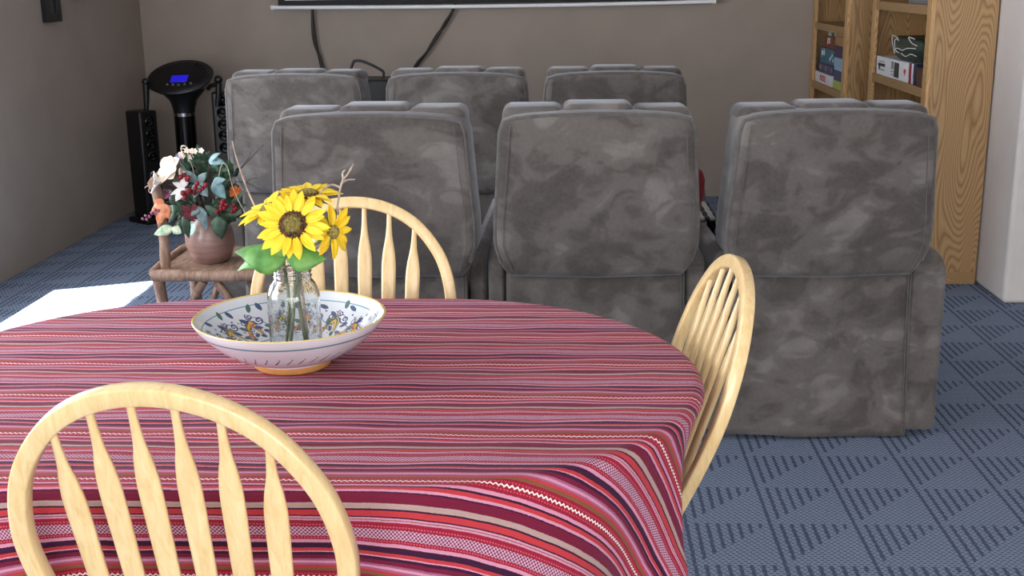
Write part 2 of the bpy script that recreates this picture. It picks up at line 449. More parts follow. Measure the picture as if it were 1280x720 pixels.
def make_recliner(label, loc, rz, arms, row, seed):
    R = random.Random(seed)
    t = thing('recliner', label, 'recliner', loc, rz, None)
    hw = [(0, .27), (.06, .298), (.2, .322), (.35, .322), (.6, .312), (.9, .302), (1, .296)]
    zb, zt = .555, 1.068
    # back cushion outline
    P = []
    N = 22
    for j in range(N + 1):
        v = j / N
        if v > .94: continue
        P.append((lerp_table(hw, v), zb + (zt - zb) * v))
    top = []
    for k in range(17):
        u = 1 - 2 * k / 16; ax = abs(u)
        top.append((u * .288, zt + .014 * (1 - ax ** 2) - .010 * max(0, ax - .85) / .15))
    left = [(-x, z) for x, z in reversed(P)]
    bot = [(-.2 + .1 * k, zb - .008 * (1 - abs(-.2 + .1 * k) / .27)) for k in range(5)]
    O = P + top + left + bot
    b = MB()
    cushion(b, O, -.05, .15, bev=.032, b0=.018, b1=.03, lean=LEAN, z0=zb, nface=8)
    bk = b.build('backrest', M_suede, t, smooth=180)
    # piping along the rear rim of the backrest, top seam and the two side seams
    pp = MB(); inn = offset_poly(O, .008)
    k0 = 2
    path = [(q.x, -.048 + .012 - (q.y - zb) * math.tan(LEAN), q.y) for q in inn[k0:len(inn) - 7]]
    pp.tube(path, .0075, 8)
    for sx in (-1, 1):
        path = []
        for j in range(12):
            v = .05 + .9 * j / 11; x = lerp_table(hw, v) - .030 - .006 * v
            path.append((sx * x, -.0535 - (zb + (zt - zb) * v - zb) * math.tan(LEAN) - .018 * (1 - (x / .3) ** 2) * .25, zb + (zt - zb) * v))
        pp.tube(path, .0014, 6)
    pp.build('piping', M_piping, bk, smooth=180)
    # three tufts of the head roll
    for i, (x0, x1) in enumerate(((-.290, -.100), (-.106, .116), (.110, .290))):
        h = MB(); e = .012 * R.uniform(-.4, 1)
        cushion(h, rrect(x0, x1, zt - .15, zt + .020 + e * .4 + (.006 if i == 1 else 0), .03), -.055, .13, bev=.035, b0=0, b1=.05, nface=4)
        h.build('headrest_tuft', M_suede, t, smooth=180)
    # skirt: loose cloth panel down the rear
    sk = MB(); nx, nz = 36, 26; ph = R.uniform(0, 6); vs = []
    for j in range(nz + 1):
        w = j / nz; z = .014 + .565 * (1 - w)
        for i in range(nx + 1):
            u = -1 + 2 * i / nx
            fold = .006 * math.sin(u * 5 + ph + w * 2) * (.3 + w) + .007 * math.sin(u * 11 - w * 4 + ph) * (1 - w) * w * 3 + .004 * math.sin(u * 17 + w * 9 + ph * 2) * (1 - abs(w - .35))
            vs.append((u * (.283 + .012 * w), -.004 + fold * .9 - .012 * w * w, z + .006 * math.sin(u * 2.4 + ph) * w))
    fs = [(j * (nx + 1) + i, j * (nx + 1) + i + 1, (j + 1) * (nx + 1) + i + 1, (j + 1) * (nx + 1) + i) for j in range(nz) for i in range(nx)]
    sk.add(vs, fs); s_o = sk.build('rear_skirt', M_suede, t, smooth=180, solid=.004)
    e = MB()
    for off in (.0, .008):
        e.tube([(.283 + .012 * j / 14 - .004 - off, -.012 - .012 * (j / 14) ** 2 - .004, .57 - .55 * j / 14) for j in range(15)], .0018, 6)
    e.build('side_seam', M_piping, s_o, smooth=180)
    # body, seat and footrest
    MB().box(-.285, .285, .03, .82, .03, .36).build('body', M_suede, t, bevel=.02)
    h = MB(); cushion(h, rrect(-.28, .28, .34, .50, .05), .12, .84, bev=.05, b0=0, b1=.02); h.build('seat_cushion', M_suede, t, smooth=180)
    h = MB(); cushion(h, rrect(-.275, .275, .06, .36, .05), .80, .90, bev=.04, b0=0, b1=.02); h.build('footrest', M_suede, t, smooth=180)
    for sd, w in arms:
        x0, x1 = (.29, .29 + w) if sd > 0 else (-.29 - w, -.29)
        if w > .12 and False: pass
        P2 = []
        h = MB(); cushion(h, arm_outline(x0, x1, .02, .635, sd, w), .0, .92, bev=.012, b0=.0, b1=.015, nface=4)
        h.build('armrest', M_suede, t, smooth=180)
    return t
ROW1, ROW2 = 'grey suede recliners in the front row', 'grey suede recliners in the far row'
Y1 = 3.70
def rec(lbl, x, y, rzdeg, arms, row, seed): return make_recliner(lbl, (x, y, 0), math.radians(rzdeg), arms, row, seed)
rec('grey suede recliner right behind the sunflowers and the chair at the far table edge', -.60, Y1, -1.0, ((-1, .13), (1, .052)), ROW1, 1)
rec('grey suede recliner seen from behind, middle of the three nearest the table', .092, Y1, 1.2, ((-1, .052), (1, .058)), ROW1, 2)
rec('grey suede recliner seen whole from behind, in front of the oak bookcases', .807, Y1, 3.2, ((-1, .058), (1, .11)), ROW1, 3)
Y2 = 5.22
rec('grey suede recliner in the far row, nearest the karaoke machine', -1.17, Y2, -3, ((-1, .12), (1, .05)), ROW2, 4)
rec('grey suede recliner in the middle of the far row, below the hanging cables', -.47, Y2, -1, ((-1, .05), (1, .044)), ROW2, 5)
rec('grey suede recliner in the far row, nearest the oak bookcases', .205, Y2, 1, ((-1, .044), (1, .12)), ROW2, 6)

# ------------------------------------------------------------------ dining chairs
def smoothbow(sx, sw):
    base = [(.165, 0), (.200, .1), (.225, .2), (.228, .28), (.205, .37), (.150, .45), (.08, .495), (0, .51)]
    base = [(a, b * sw) for a, b in base]
    pts = [(-a * sx, b, 0) for a, b in base] + [(a * sx, b, 0) for a, b in reversed(base[:-1])]
    return [(p.x, p.y) for p in catmull(pts, 8)]
def make_chair(label, loc, rz, CL=.22, sx=1.06, sw=1.0):
    t = thing('bow_back_chair', label, 'chair', loc, rz)
    SH = .45
    L = lambda u, w, d=0: (u, -w * math.sin(CL) + d * math.cos(CL), SH + w * math.cos(CL) + d * math.sin(CL))  # d: forward of the bow plane
    bow = smoothbow(sx, sw)
    # rectangular bent bow
    mb = MB(); vs = []; n = len(bow); a, b_ = .0145, .0125
    sec = []
    for k in range(16):
        th = 2 * PI * k / 16; c, s_ = math.cos(th), math.sin(th); e = .34
        sec.append((math.copysign(abs(c) ** e, c) * a, math.copysign(abs(s_) ** e, s_) * b_))
    for i, (u, w) in enumerate(bow):
        p, q = Vector(bow[max(i - 1, 0)]), Vector(bow[min(i + 1, n - 1)]); tt = (q - p).normalized(); nn = Vector((-tt.y, tt.x))
        for da, db in sec: vs.append(L(u + nn.x * da, w + nn.y * da, db))
    fs = [(i * 16 + k, i * 16 + (k + 1) % 16, (i + 1) * 16 + (k + 1) % 16, (i + 1) * 16 + k) for i in range(n - 1) for k in range(16)]
    fs += [tuple(range(15, -1, -1)), tuple((n - 1) * 16 + k for k in range(16))]
    mb.add(vs, fs); mb.build('bow', M_blonde, t, smooth=50)
    # six arrow spindles
    def bowtop(u):
        best = max((w for (x, w) in bow if abs(x - u) < .012), default=.4); return best
    for k in range(6):
        ut, ub = (-2.5 + k) * .0625, (-2.5 + k) * .052
        wt = bowtop(ut) - .008; m2 = MB(); prof = [(0, .008, .008), (.06, .009, .008), (.2, .0145, .0065), (.45, .0165, .006), (.66, .018, .006), (.74, .0178, .006), (.80, .0145, .0062), (.87, .0085, .0068), (.93, .0062, .0062), (1, .0058, .0058)]
        prof2 = []
        for i in range(41):
            v = i / 40; prof2.append((v, lerp_table([(p[0], p[1]) for p in prof], v), lerp_table([(p[0], p[2]) for p in prof], v)))
        vs = []
        for v, rw, rd in prof2:
            u, w = ub + (ut - ub) * v, -.02 + (wt + .02) * v
            for j in range(12):
                th = 2 * PI * j / 12; c, s_ = math.cos(th), math.sin(th)
                ee = .6 if rw > .012 else 1
                vs.append(L(u + math.copysign(abs(c) ** ee, c) * rw, w, math.copysign(abs(s_) ** ee, s_) * rd))
        fs = [(i * 12 + j, i * 12 + (j + 1) % 12, (i + 1) * 12 + (j + 1) % 12, (i + 1) * 12 + j) for i in range(40) for j in range(12)]
        fs += [tuple(range(11, -1, -1)), tuple(40 * 12 + j for j in range(12))]
        m2.add(vs, fs); m2.build('spindle', M_blonde, t, smooth=60)
    # saddle seat
    s_ = MB(); n = 48; rings = []
    def so(a):
        c, q = math.cos(a), math.sin(a); y = .20 + .225 * math.copysign(abs(q) ** .75, q); wx = .215 + .018 * (y - .2) / .22
        return (wx * math.copysign(abs(c) ** .75, c), y)
    out = [so(2 * PI * k / n) for k in range(n)]
    vs = []
    for sc, z in ((.9, .416), (1, .426), (1, .446), (.97, .453), (.8, .448), (.5, .442), (.2, .441)):
        for x, y in out: vs.append((x * sc, .20 + (y - .20) * sc, z))
    fs = [(i * n + k, i * n + (k + 1) % n, (i + 1) * n + (k + 1) % n, (i + 1) * n + k) for i in range(6) for k in range(n)] + [tuple(range(n - 1, -1, -1)), tuple(6 * n + k for k in range(n))]
    s_.add(vs, fs); s_.build('seat', M_blonde, t, smooth=50)
    feet = {}
    for sx in (-1, 1):
        for fy in (0, 1):
            p0 = Vector((sx * .13, .07 if fy == 0 else .34, .425)); p1 = Vector((sx * .205, -.035 if fy == 0 else .41, 0))
            pr = [(0, .013), (.12, .017), (.35, .021), (.42, .015), (.45, .02), (.5, .021), (.75, .017), (.9, .014), (1, .012)]
            m3 = MB().tube([p0 + (p1 - p0) * (i / 24) for i in range(25)], [lerp_table(pr, i / 24) for i in range(25)], 14)
            m3.build('leg', M_blonde, t, smooth=60); feet[sx, fy] = (p0, p1)
    mid = lambda k, s: feet[k][0] + (feet[k][1] - feet[k][0]) * s
    mids = []
    for sx in (-1, 1):
        a, b2 = mid((sx, 0), .55), mid((sx, 1), .55); mids.append((a + b2) / 2)
        MB().tube([a + (b2 - a) * (i / 12) for i in range(13)], [.008 + .006 * math.sin(PI * i / 12) for i in range(13)], 10).build('stretcher', M_blonde, t, smooth=60)
    MB().tube([mids[0] + (mids[1] - mids[0]) * (i / 12) for i in range(13)], [.008 + .006 * math.sin(PI * i / 12) for i in range(13)], 10).build('stretcher', M_blonde, t, smooth=60)
    return t
make_chair('blonde bow-back chair nearest the viewer, backrest in front of the table', (-.54, 1.582, 0), -.115)
make_chair('blonde bow-back chair at the far table edge, behind the sunflower jar', (-.528, 2.80, 0), 3.22, .25, 1.06, .98)
make_chair('blonde bow-back chair seen edge-on at the right end of the table', (.203, 2.355, 0), 1.655, .31, 1.025, .94)

# ------------------------------------------------------------------ dining table and its cloth
TX0, TX1, TY, TR, TZ = -.765, -.295, 2.17, .548, .740
def racetrack(r, n=40):
    P = []
    for k in range(n + 1): a = -PI / 2 + PI * k / n; P.append((TX1 + r * math.cos(a), TY + r * math.sin(a)))
    for k in range(n + 1): a = PI / 2 + PI * k / n; P.append((TX0 + r * math.cos(a), TY + r * math.sin(a)))
    return P
tb = thing('dining_table', 'oval pedestal dining table hidden under the red striped cloth', 'table', ((TX0 + TX1) / 2, TY, 0))
cx = (TX0 + TX1) / 2
MB().prism([(x - cx, y - TY) for x, y in racetrack(TR)], .706, .734, 'z').build('tabletop', M_blonde, tb, bevel=.006)
MB().lathe([(.06, .06), (.09, .12), (.06, .3), (.045, .45), (.07, .6), (.12, .70), (.12, .706)], 24, cap0=True, cap1=True).build('pedestal', M_blonde, tb)
for k in range(4):
    a = PI / 4 + k * PI / 2; d = Vector((math.cos(a), math.sin(a), 0))
    MB().tube([d * .04 + Vector((0, 0, .16)), d * .18 + Vector((0, 0, .13)), d * .33 + Vector((0, 0, .06)), d * .42 + Vector((0, 0, .032))], [.04, .035, .028, .03], 10).build('foot', M_blonde, tb)
# cloth: rectangle laid over the racetrack; what overhangs falls down the side
HX, HY = .985, .775
RT = TR + .006
def cloth_pt(px, py):
    qx = min(max(px, TX0), TX1); dx, dy = px - qx, py - TY
    r = math.hypot(dx, dy)
    un = .0022 * math.sin(px * 9 + py * 23) + .0016 * math.sin(px * 31 - py * 40 + 1) + .0012 * math.sin(py * 95 + 3 * math.sin(px * 7))
    if r <= RT - .02: return (px, py, TZ + .002 + un * .45 * min(1, (RT - r) / .1))
    nx, ny = dx / r, dy / r; d = r - (RT - .02); rb = .02
    arc = rb * PI / 2
    if d < arc:
        a = d / rb; ro, z = RT - .02 + rb * math.sin(a), TZ + .002 - rb * (1 - math.cos(a))
        h = 0
    else:
        h = d - arc; z = TZ + .002 - rb - h; ro = RT
    ang = math.atan2(ny, nx)
    # folds: zero at the rim, deeper further down; excess cloth round the ends gathers into flutes
    endness = abs(nx) ** .7
    A = min(.045, .17 * h * (.9 + .1 * endness))
    s_along = qx * 19.0 + ang * RT * 10.0
    f = A * (math.sin(s_along + 1.2) * .75 + .35 * math.sin(2.1 * s_along + .4))
    flare = .10 * h + max(0, h - .2) * .12
    # cloth is held in where chairs are pushed against it
    keep = 1.0
    push = 0
    for (ax, ay, rr, pu) in CHAIRS_AT:
        e = math.hypot(qx + nx * RT - ax, TY + ny * RT - ay)
        k_ = min(1, max(.0, (e - rr) / .14)); keep = min(keep, k_); push = max(push, pu * (1 - k_) * min(1, h / .15))
    ro += (flare + f) * keep - push
    return (qx + nx * ro, TY + ny * ro, z)
CHAIRS_AT = [(-.55, 1.62, .20, .03), (.25, 2.25, .21, .085), (-.52, 2.72, .22, .03)]
mb = MB(); nx_, ny_ = 280, 230; uv = []
xc = (TX0 + TX1) / 2
for j in range(ny_ + 1):
    for i in range(nx_ + 1):
        px, py = xc - HX + 2 * HX * i / nx_, TY - HY + 2 * HY * j / ny_
        mb.v.append(cloth_pt(px, py)); uv.append((px, py))
mb.f = [(j * (nx_ + 1) + i, j * (nx_ + 1) + i + 1, (j + 1) * (nx_ + 1) + i + 1, (j + 1) * (nx_ + 1) + i) for j in range(ny_) for i in range(nx_)]
mb.uv = uv
tag(mb.build('tablecloth', M_cloth, smooth=180, solid=.002), 'red, pink and purple striped woven cloth draped over the oval dining table', 'tablecloth')

# ------------------------------------------------------------------ painted bowl
BX, BY, BZ = -.538, 2.212, TZ + .0045
bowl_prof_out = [(.070, 0), (.076, .002), (.0765, .014), (.080, .018), (.105, .026), (.135, .044), (.160, .066), (.178, .086), (.186, .100)]
def mk_paint(name):
    m = bpy.data.materials.new(name); m.use_nodes = True; b = m.node_tree.nodes['Principled BSDF']
    a = m.node_tree.nodes.new('ShaderNodeVertexColor'); a.layer_name = 'paint'
    m.node_tree.links.new(a.outputs[0], b.inputs['Base Color']); b.inputs['Roughness'].default_value = .12; b.inputs['Coat Weight'].default_value = .5; b.inputs['Coat Roughness'].default_value = .04
    return m
M_maj = mk_paint('painted_majolica_glaze')
M_bowlfoot = simple('ochre_glaze', (206, 150, 88), .3, .1, 40)
def paint_strip(W, H, SW, SH, draw, base):
    img = np.zeros((H, W, 3)); img[:] = base
    yy, xx = np.mgrid[0:H, 0:W]; X_ = xx / W * SW; Y_ = yy / (H - 1) * SH
    def seg(pts, r, col):
        pts = [np.array(p) for p in pts]
        for k, (p, q) in enumerate(zip(pts, pts[1:])):
            rr = r[k] if isinstance(r, (list, tuple)) else r
            for wrap in (-SW, 0, SW):
                if max(p[0], q[0]) + wrap < -.02 or min(p[0], q[0]) + wrap > SW + .02: continue
                x0 = max(0, int((min(p[0], q[0]) + wrap - rr) / SW * W) - 1); x1 = min(W, int((max(p[0], q[0]) + wrap + rr) / SW * W) + 2)
                if x1 <= x0: continue
                d = q - p; l2 = d @ d + 1e-12
                xs, ys_ = X_[:, x0:x1] - wrap, Y_[:, x0:x1]
                tt = np.clip(((xs - p[0]) * d[0] + (ys_ - p[1]) * d[1]) / l2, 0, 1)
                D = np.hypot(xs - p[0] - tt * d[0], ys_ - p[1] - tt * d[1]); img[:, x0:x1][D < rr] = col
    draw(seg, img, X_, Y_); return img
lin = lambda r, g, b: np.array(srgb(r, g, b)[:3])
C_BASE, C_BLUE, C_TEAL, C_YEL, C_OCH, C_GRN = lin(222, 226, 234), lin(44, 52, 110), lin(96, 148, 160), lin(232, 190, 62), lin(206, 140, 50), lin(70, 112, 92)
def draw_in(seg, img, X_, Y_):
    # Y: 0 centre of the bowl .. .20 rim (arc length), X: length round the bowl at mid radius
    R = random.Random(3)
    SH = Y_.max(); img[Y_ > SH - .0035] = lin(222, 196, 110)
    img[(abs(Y_ - SH + .024) < .0013)] = C_TEAL; img[abs(Y_ - .092) < .0012] = C_TEAL; img[abs(Y_ - .066) < .0012] = C_TEAL
    SW = .88
    for k in range(44):
        x = k * SW / 44; seg([(x, .070), (x + .018, .088)], .0007, C_BLUE); seg([(x + .018, .070), (x, .088)], .0007, C_BLUE)
    def spiral(x, y, r, turns, s, a0, col, w):
        P = []
        for i in range(22):
            f = i / 21; a = a0 + s * turns * 2 * PI * f; P.append((x + r * (1 - .8 * f) * math.cos(a), y + r * (1 - .8 * f) * math.sin(a)))
        seg(P, w, col)
    def leaf(x, y, l, a, col, edge):
        for c, g in ((edge, 1.25), (col, .8)):
            P = [(x + l * f * math.cos(a), y + l * f * math.sin(a)) for f in np.linspace(0, 1, 9)]
            seg(P, [g * .0032 * math.sin(PI * (f + .06) / 1.1) + .0006 for f in np.linspace(0, 1, 8)], c)
    n = 14
    for k in range(n):
        x0 = k * SW / n; s = SW / n
        # acanthus scroll: ochre body, yellow tip, blue outline
        P = [(x0 + s * (.15 + .55 * f), .108 + .036 * math.sin(PI * f) + .006 * f) for f in np.linspace(0, 1, 14)]
        seg(P, [.0066 * math.sin(PI * (i + 1) / 15) + .0014 for i in range(13)], C_BLUE)
        seg(P, [.0055 * math.sin(PI * (i + 1) / 15) + .0006 for i in range(13)], C_OCH if k % 2 else C_YEL)
        seg([(p[0], p[1] + .002) for p in P], [.0022 * math.sin(PI * (i + 1) / 15) for i in range(13)], C_YEL if k % 2 else C_GRN)
        spiral(x0 + s * .82, .112, .013, 1.2, 1, 2.4, C_BLUE, .0012); spiral(x0 + s * .82, .112, .009, 1, 1, 2.0, C_OCH, .0028)
        spiral(x0 + s * .08, .150, .011, 1.3, -1, 0, C_BLUE, .0015)
        spiral(x0 + s * .62, .152, .009, 1.2, 1, 3, C_BLUE, .0011)
        seg([(x0 + s * f, .148 + .012 * math.sin(2 * PI * f)) for f in np.linspace(0, 1, 16)], .0008, C_BLUE)
        for q in range(5):
            leaf(x0 + s * (q / 5 + .06), .128 + .022 * ((q * 2) % 3) + R.uniform(-.004, .004), .019, R.uniform(.2, 2.4), C_GRN if q % 2 else lin(58, 84, 120), C_BLUE)
        for q in range(4): leaf(x0 + s * (q / 4 + .1), .104 + .012 * (q % 2), .015, R.uniform(-.6, .9), lin(62, 92, 110) if q % 2 else C_GRN, C_BLUE)
        spiral(x0 + s * .35, .162, .008, 1.4, -1, 1, C_BLUE, .0012); spiral(x0 + s * .5, .128, .010, 1.3, 1, 4, C_BLUE, .0011)
        for q in range(7): 
            a, b = x0 + s * R.random(), R.uniform(.1, .165); seg([(a, b), (a + .0005, b)], .0021, C_BLUE if q % 3 else C_OCH)
def draw_out(seg, img, X_, Y_):
    SH = Y_.max(); img[Y_ > SH - .004] = lin(222, 200, 130); img[abs(Y_ - SH + .026) < .0027] = C_TEAL; img[abs(Y_ - .032) < .0016] = C_BLUE * .6 + C_BASE * .3; img[abs(Y_ - .026) < .001] = C_BLUE * .5 + C_BASE * .4
    SW = 1.0
    for k in range(40):
        x = k * SW / 40; seg([(x, .062), (x + .008, .074), (x + .013, .086)], [.0016, .0009], lin(70, 70, 96))
def polyline_resample(P, n):
    L = [0]
    for a, b in zip(P, P[1:]): L.append(L[-1] + math.hypot(b[0] - a[0], b[1] - a[1]))
    out = []
    for i in range(n):
        s = L[-1] * i / (n - 1)
        j = max(k for k in range(len(L)) if L[k] <= s + 1e-9); j = min(j, len(P) - 2); f = (s - L[j]) / (L[j + 1] - L[j])
        out.append((P[j][0] + (P[j + 1][0] - P[j][0]) * f, P[j][1] + (P[j + 1][1] - P[j][1]) * f))
    return out, L[-1]
def painted_lathe(name, prof, n, rows, SW, draw, parent):
    P = [(p.x, p.y) for p in catmull([(r, z, 0) for r, z in prof], 6)]; Q, L = polyline_resample(P, rows)
    img = paint_strip(n, rows, SW, L, draw, C_BASE)
    mb = MB().lathe(Q, n); o = mb.build(name, M_maj, parent, smooth=180)
    ca = o.data.color_attributes.new('paint', 'FLOAT_COLOR', 'POINT')
    arr = np.ones((rows * n, 4), np.float32); arr[:, :3] = img.reshape(-1, 3); ca.data.foreach_set('color', arr.ravel()); return o
bw = thing('serving_bowl', 'white hand-painted ceramic bowl with yellow and blue scrolls, on the striped cloth', 'bowl', (BX, BY, BZ))
painted_lathe('outer_wall', [(.0765, .014), (.080, .018), (.105, .026), (.135, .044), (.160, .066), (.178, .086), (.186, .100), (.1858, .1018), (.184, .1025)], 900, 90, 1.0, draw_out, bw)
tag(painted_lathe('inner_wall', [(.0005, .0225), (.05, .0225), (.08, .0255), (.105, .034), (.133, .051), (.156, .072), (.174, .091), (.181, .1008), (.184, .1025)], 1100, 190, .88, draw_in, bw), 'inside painted with yellow, blue and green scrollwork')
tag(MB().lathe([(.0005, .010), (.060, .010), (.062, 0), (.071, 0), (.0745, .003), (.0765, .0145)], 64).build('foot_ring', M_bowlfoot, bw, smooth=60), 'ochre glazed foot ring')

# ------------------------------------------------------------------ jar with sunflowers
JX, JY, JZ = -.527, 2.205, BZ + .0235
jar = thing('mason_jar', 'clear glass canning jar standing in the painted bowl, holding sunflowers', 'jar', (JX, JY, JZ))
out = [(.0005, 0), (.040, 0), (.0465, .003), (.050, .010), (.0505, .02), (.0505, .118), (.049, .128), (.043, .142), (.037, .150), (.0355, .154), (.0365, .1565), (.038, .158), (.0365, .160), (.0355, .163), (.0365, .1655), (.0378, .167), (.0365, .169), (.0355, .172), (.0355, .180), (.0358, .184), (.0345, .186)]
inn = [(.0325, .184), (.0322, .178), (.0322, .152), (.040, .139), (.0455, .127), (.047, .117), (.047, .02), (.0455, .011), (.036, .0075), (.0005, .007)]
MB().lathe(out + inn, 56).build('glass_body', M_glass, jar, smooth=180)
# embossed rings and side ribs of the glass
for (z, r) in ((.03, .0506), (.112, .0506)):
    pass

def blade(mb, base, d, up, L, W, curl=.25, cup=.2, nl=9, nw=5, tip=1.0, prof=None, wave=0):
    """a leaf or petal: base point, direction, face normal, length, width"""
    d = Vector(d).normalized(); u = Vector(up); u = (u - d * u.dot(d)).normalized(); s = d.cross(u); base = Vector(base)
    n0 = len(mb.v); vs = []
    for i in range(nl + 1):
        f = i / nl; w = W * (math.sin(PI * min(1, (f * .93 + .07)) ** tip) if prof is None else lerp_table(prof, f))
        c = base + d * (L * (f - .12 * curl * f * f)) - u * (curl * L * f * f)
        for j in range(nw):
            q = -1 + 2 * j / (nw - 1)
            vs.append(c + s * (q * w / 2) + u * (cup * w * (q * q) * .5 - cup * w * .15 + wave * L * math.sin(f * 14 + q * 3) * abs(q)))
    fs = [(i * nw + j, i * nw + j + 1, (i + 1) * nw + j + 1, (i + 1) * nw + j) for i in range(nl) for j in range(nw - 1)]
    mb.add(vs, fs); return mb
PET = [(0, .30), (.15, .62), (.35, .95), (.5, 1), (.7, .85), (.85, .5), (.95, .2), (1, .02)]
LEAF = [(0, .12), (.12, .7), (.3, 1), (.5, .93), (.75, .6), (.92, .22), (1, .02)]
def frame(n):
    n = Vector(n).normalized(); a = Vector((0, 0, 1)) if abs(n.z) < .9 else Vector((1, 0, 0))
    e1 = a.cross(n).normalized(); e2 = n.cross(e1); return n, e1, e2
def sunflower(label, c, nrm, R, rd, stem, seed, leaves=(), npet=15, droop=.25):
    Rr = random.Random(seed); t = thing('sunflower', label, 'flower', c)
    n, e1, e2 = frame(nrm)
    for lay in range(2):
        mb = MB(); k0 = npet if lay == 0 else npet - 2
        for k in range(k0):
            a = 2 * PI * (k + .5 * lay) / k0 + Rr.uniform(-.12, .12); d = e1 * math.cos(a) + e2 * math.sin(a)
            L = (R - rd * .8) * Rr.uniform(.86, 1.06) * (1 if lay == 0 else .86)
            dd = d + n * (Rr.uniform(.05, .28) + .12 * lay)
            blade(mb, d * rd * .8 + n * (.002 + .004 * lay), dd, n, L, L * .40 * Rr.uniform(.85, 1.1), Rr.uniform(.02, droop), .35, prof=PET)
        mb.build('petals', M_petal, t, smooth=180, solid=.0008)
    Q = n.to_track_quat('Z', 'Y').to_matrix().to_4x4()
    s_ = MB(); s_.lathe([(rd * math.cos(a) * 1.0 + 1e-4, .012 * math.sin(a) * (1 - .25 * (a > 1.2))) for a in [i * PI / 2 / 8 for i in range(9)]], 28)
    for k in range(170):
        r = rd * math.sqrt((k + .5) / 170) * .97; a = k * 2.39996; zz = .012 * math.sqrt(max(0, 1 - (r / rd) ** 2))
        s_.ball((r * math.cos(a), r * math.sin(a), zz), .0016 * (1 + .5 * (r / rd)), 5, 4)
    so_ = s_.build('seed_head', M_seed, t, smooth=180); so_.matrix_local = Q @ Matrix.Translation((0, 0, .002))
    mb = MB()
    for k in range(9):
        a = 2 * PI * k / 9 + .2; d = e1 * math.cos(a) + e2 * math.sin(a)
        blade(mb, -n * .004, d - n * .15, n, rd + (R - rd) * .42, .018, .1, .3, prof=LEAF)
    mb.build('sepals', M_leaf, t, smooth=180, solid=.0008)
    C0 = Vector(c); P = catmull([Vector(p) - C0 for p in stem], 8)
    MB().tube(P, .0034, 8).build('stem', M_stem, t, smooth=180)
    for (base, d, up, L, W, curl) in leaves:
        mb = MB(); blade(mb, Vector(base) - C0, d, up, L, W, curl, -.25, nl=14, nw=7, prof=LEAF, wave=.018)
        mb.build('leaf', M_leaf, t, smooth=180, solid=.001)
    return t
J = lambda x, y, z: (JX + x, JY + y, JZ + z)
nk = .015
sunflower('large open sunflower facing the viewer, front of the jar', (-.498, 2.115, 1.043), (.0, -.90, .42), .070, .027,
          [(-.501, 2.122, 1.038), (-.505, 2.15, 1.02), J(.008, -.012, .19), J(.004, -.008, .12), J(-.010, -.012, .014)], 1,
          [(J(-.004, -.03, .196), (-1, -.12, .22), (.0, -.85, .5), .088, .066, .35), (J(-.02, -.02, .20), (-1, .1, .1), (.1, -.6, .8), .10, .045, .6), (J(.0, -.035, .200), (1, -.2, .12), (.1, -.88, .45), .072, .052, .35), (J(-.004, -.03, .20), (-.5, -.3, .9), (0, -.9, .3), .05, .035, .3)])
sunflower('sunflower behind and above the large one, half hidden', (-.486, 2.20, 1.080), (.05, -.15, 1), .064, .02,
          [(-.486, 2.202, 1.076), J(.02, .0, .25), J(.012, .008, .18), J(.008, .006, .1), J(.016, .014, .012)], 2, npet=12)
sunflower('sunflower in profile pointing left of the jar', (-.556, 2.175, 1.058), (-.35, -.22, .9), .062, .016,
          [(-.556, 2.177, 1.055), J(-.02, -.02, .23), J(-.014, -.006, .18), J(-.010, 0, .1), J(-.022, .004, .012)], 3,
          [(J(-.016, -.006, .19), (-1, -.05, .42), (.1, -.75, .6), .10, .05, .5)], npet=12)
sunflower('smaller sunflower drooping to the right of the jar', (-.440, 2.165, 1.020), (.80, -.50, .05), .058, .013,
          [(-.442, 2.167, 1.020), (-.455, 2.18, 1.005), J(.024, -.012, .20), J(.014, -.004, .15), J(.01, .002, .1), J(.022, -.006, .012)], 4, npet=8, droop=.4)
def twigs(name, label, paths, mat, r=.003, cat='twig', loc=None):
    o = Vector(paths[0][0]) if loc is None else Vector(loc)
    t = thing(name, label, cat, o)
    for i, p in enumerate(paths):
        P = catmull([Vector(q) - o for q in p], 6); n = len(P)
        rr = [r * (1 - .55 * k / (n - 1)) * (1 if i == 0 else .7) * (1 + .15 * math.sin(k * 1.7)) for k in range(n)]
        MB().tube(P, rr, 7).build('stem' if i == 0 else 'side_shoot', mat, t, smooth=180)
    return t
twigs('twig', 'bare forked grey twig rising right of the sunflowers', [[J(.018, .02, .012), J(.014, .016, .12), J(.020, .012, .18), (-.435, 2.2, 1.02), (-.432, 2.2, 1.06), (-.422, 2.2, 1.105), (-.408, 2.2, 1.125), (-.398, 2.2, 1.142)],
      [(-.425, 2.2, 1.098), (-.44, 2.195, 1.104), (-.455, 2.19, 1.096), (-.462, 2.19, 1.085), (-.466, 2.19, 1.062)], [(-.421, 2.2, 1.107), (-.41, 2.2, 1.112), (-.396, 2.2, 1.113)], [(-.418, 2.2, 1.112), (-.419, 2.2, 1.125), (-.414, 2.2, 1.131)]], M_twig, .0034)
twigs('twig', 'thin bare twig curving up left of the sunflowers', [[J(-.014, .014, .012), J(-.012, .012, .12), J(-.018, .01, .18), (-.565, 2.2, 1.01), (-.60, 2.21, 1.08), (-.622, 2.215, 1.15), (-.628, 2.215, 1.185)]], M_twig, .0026)

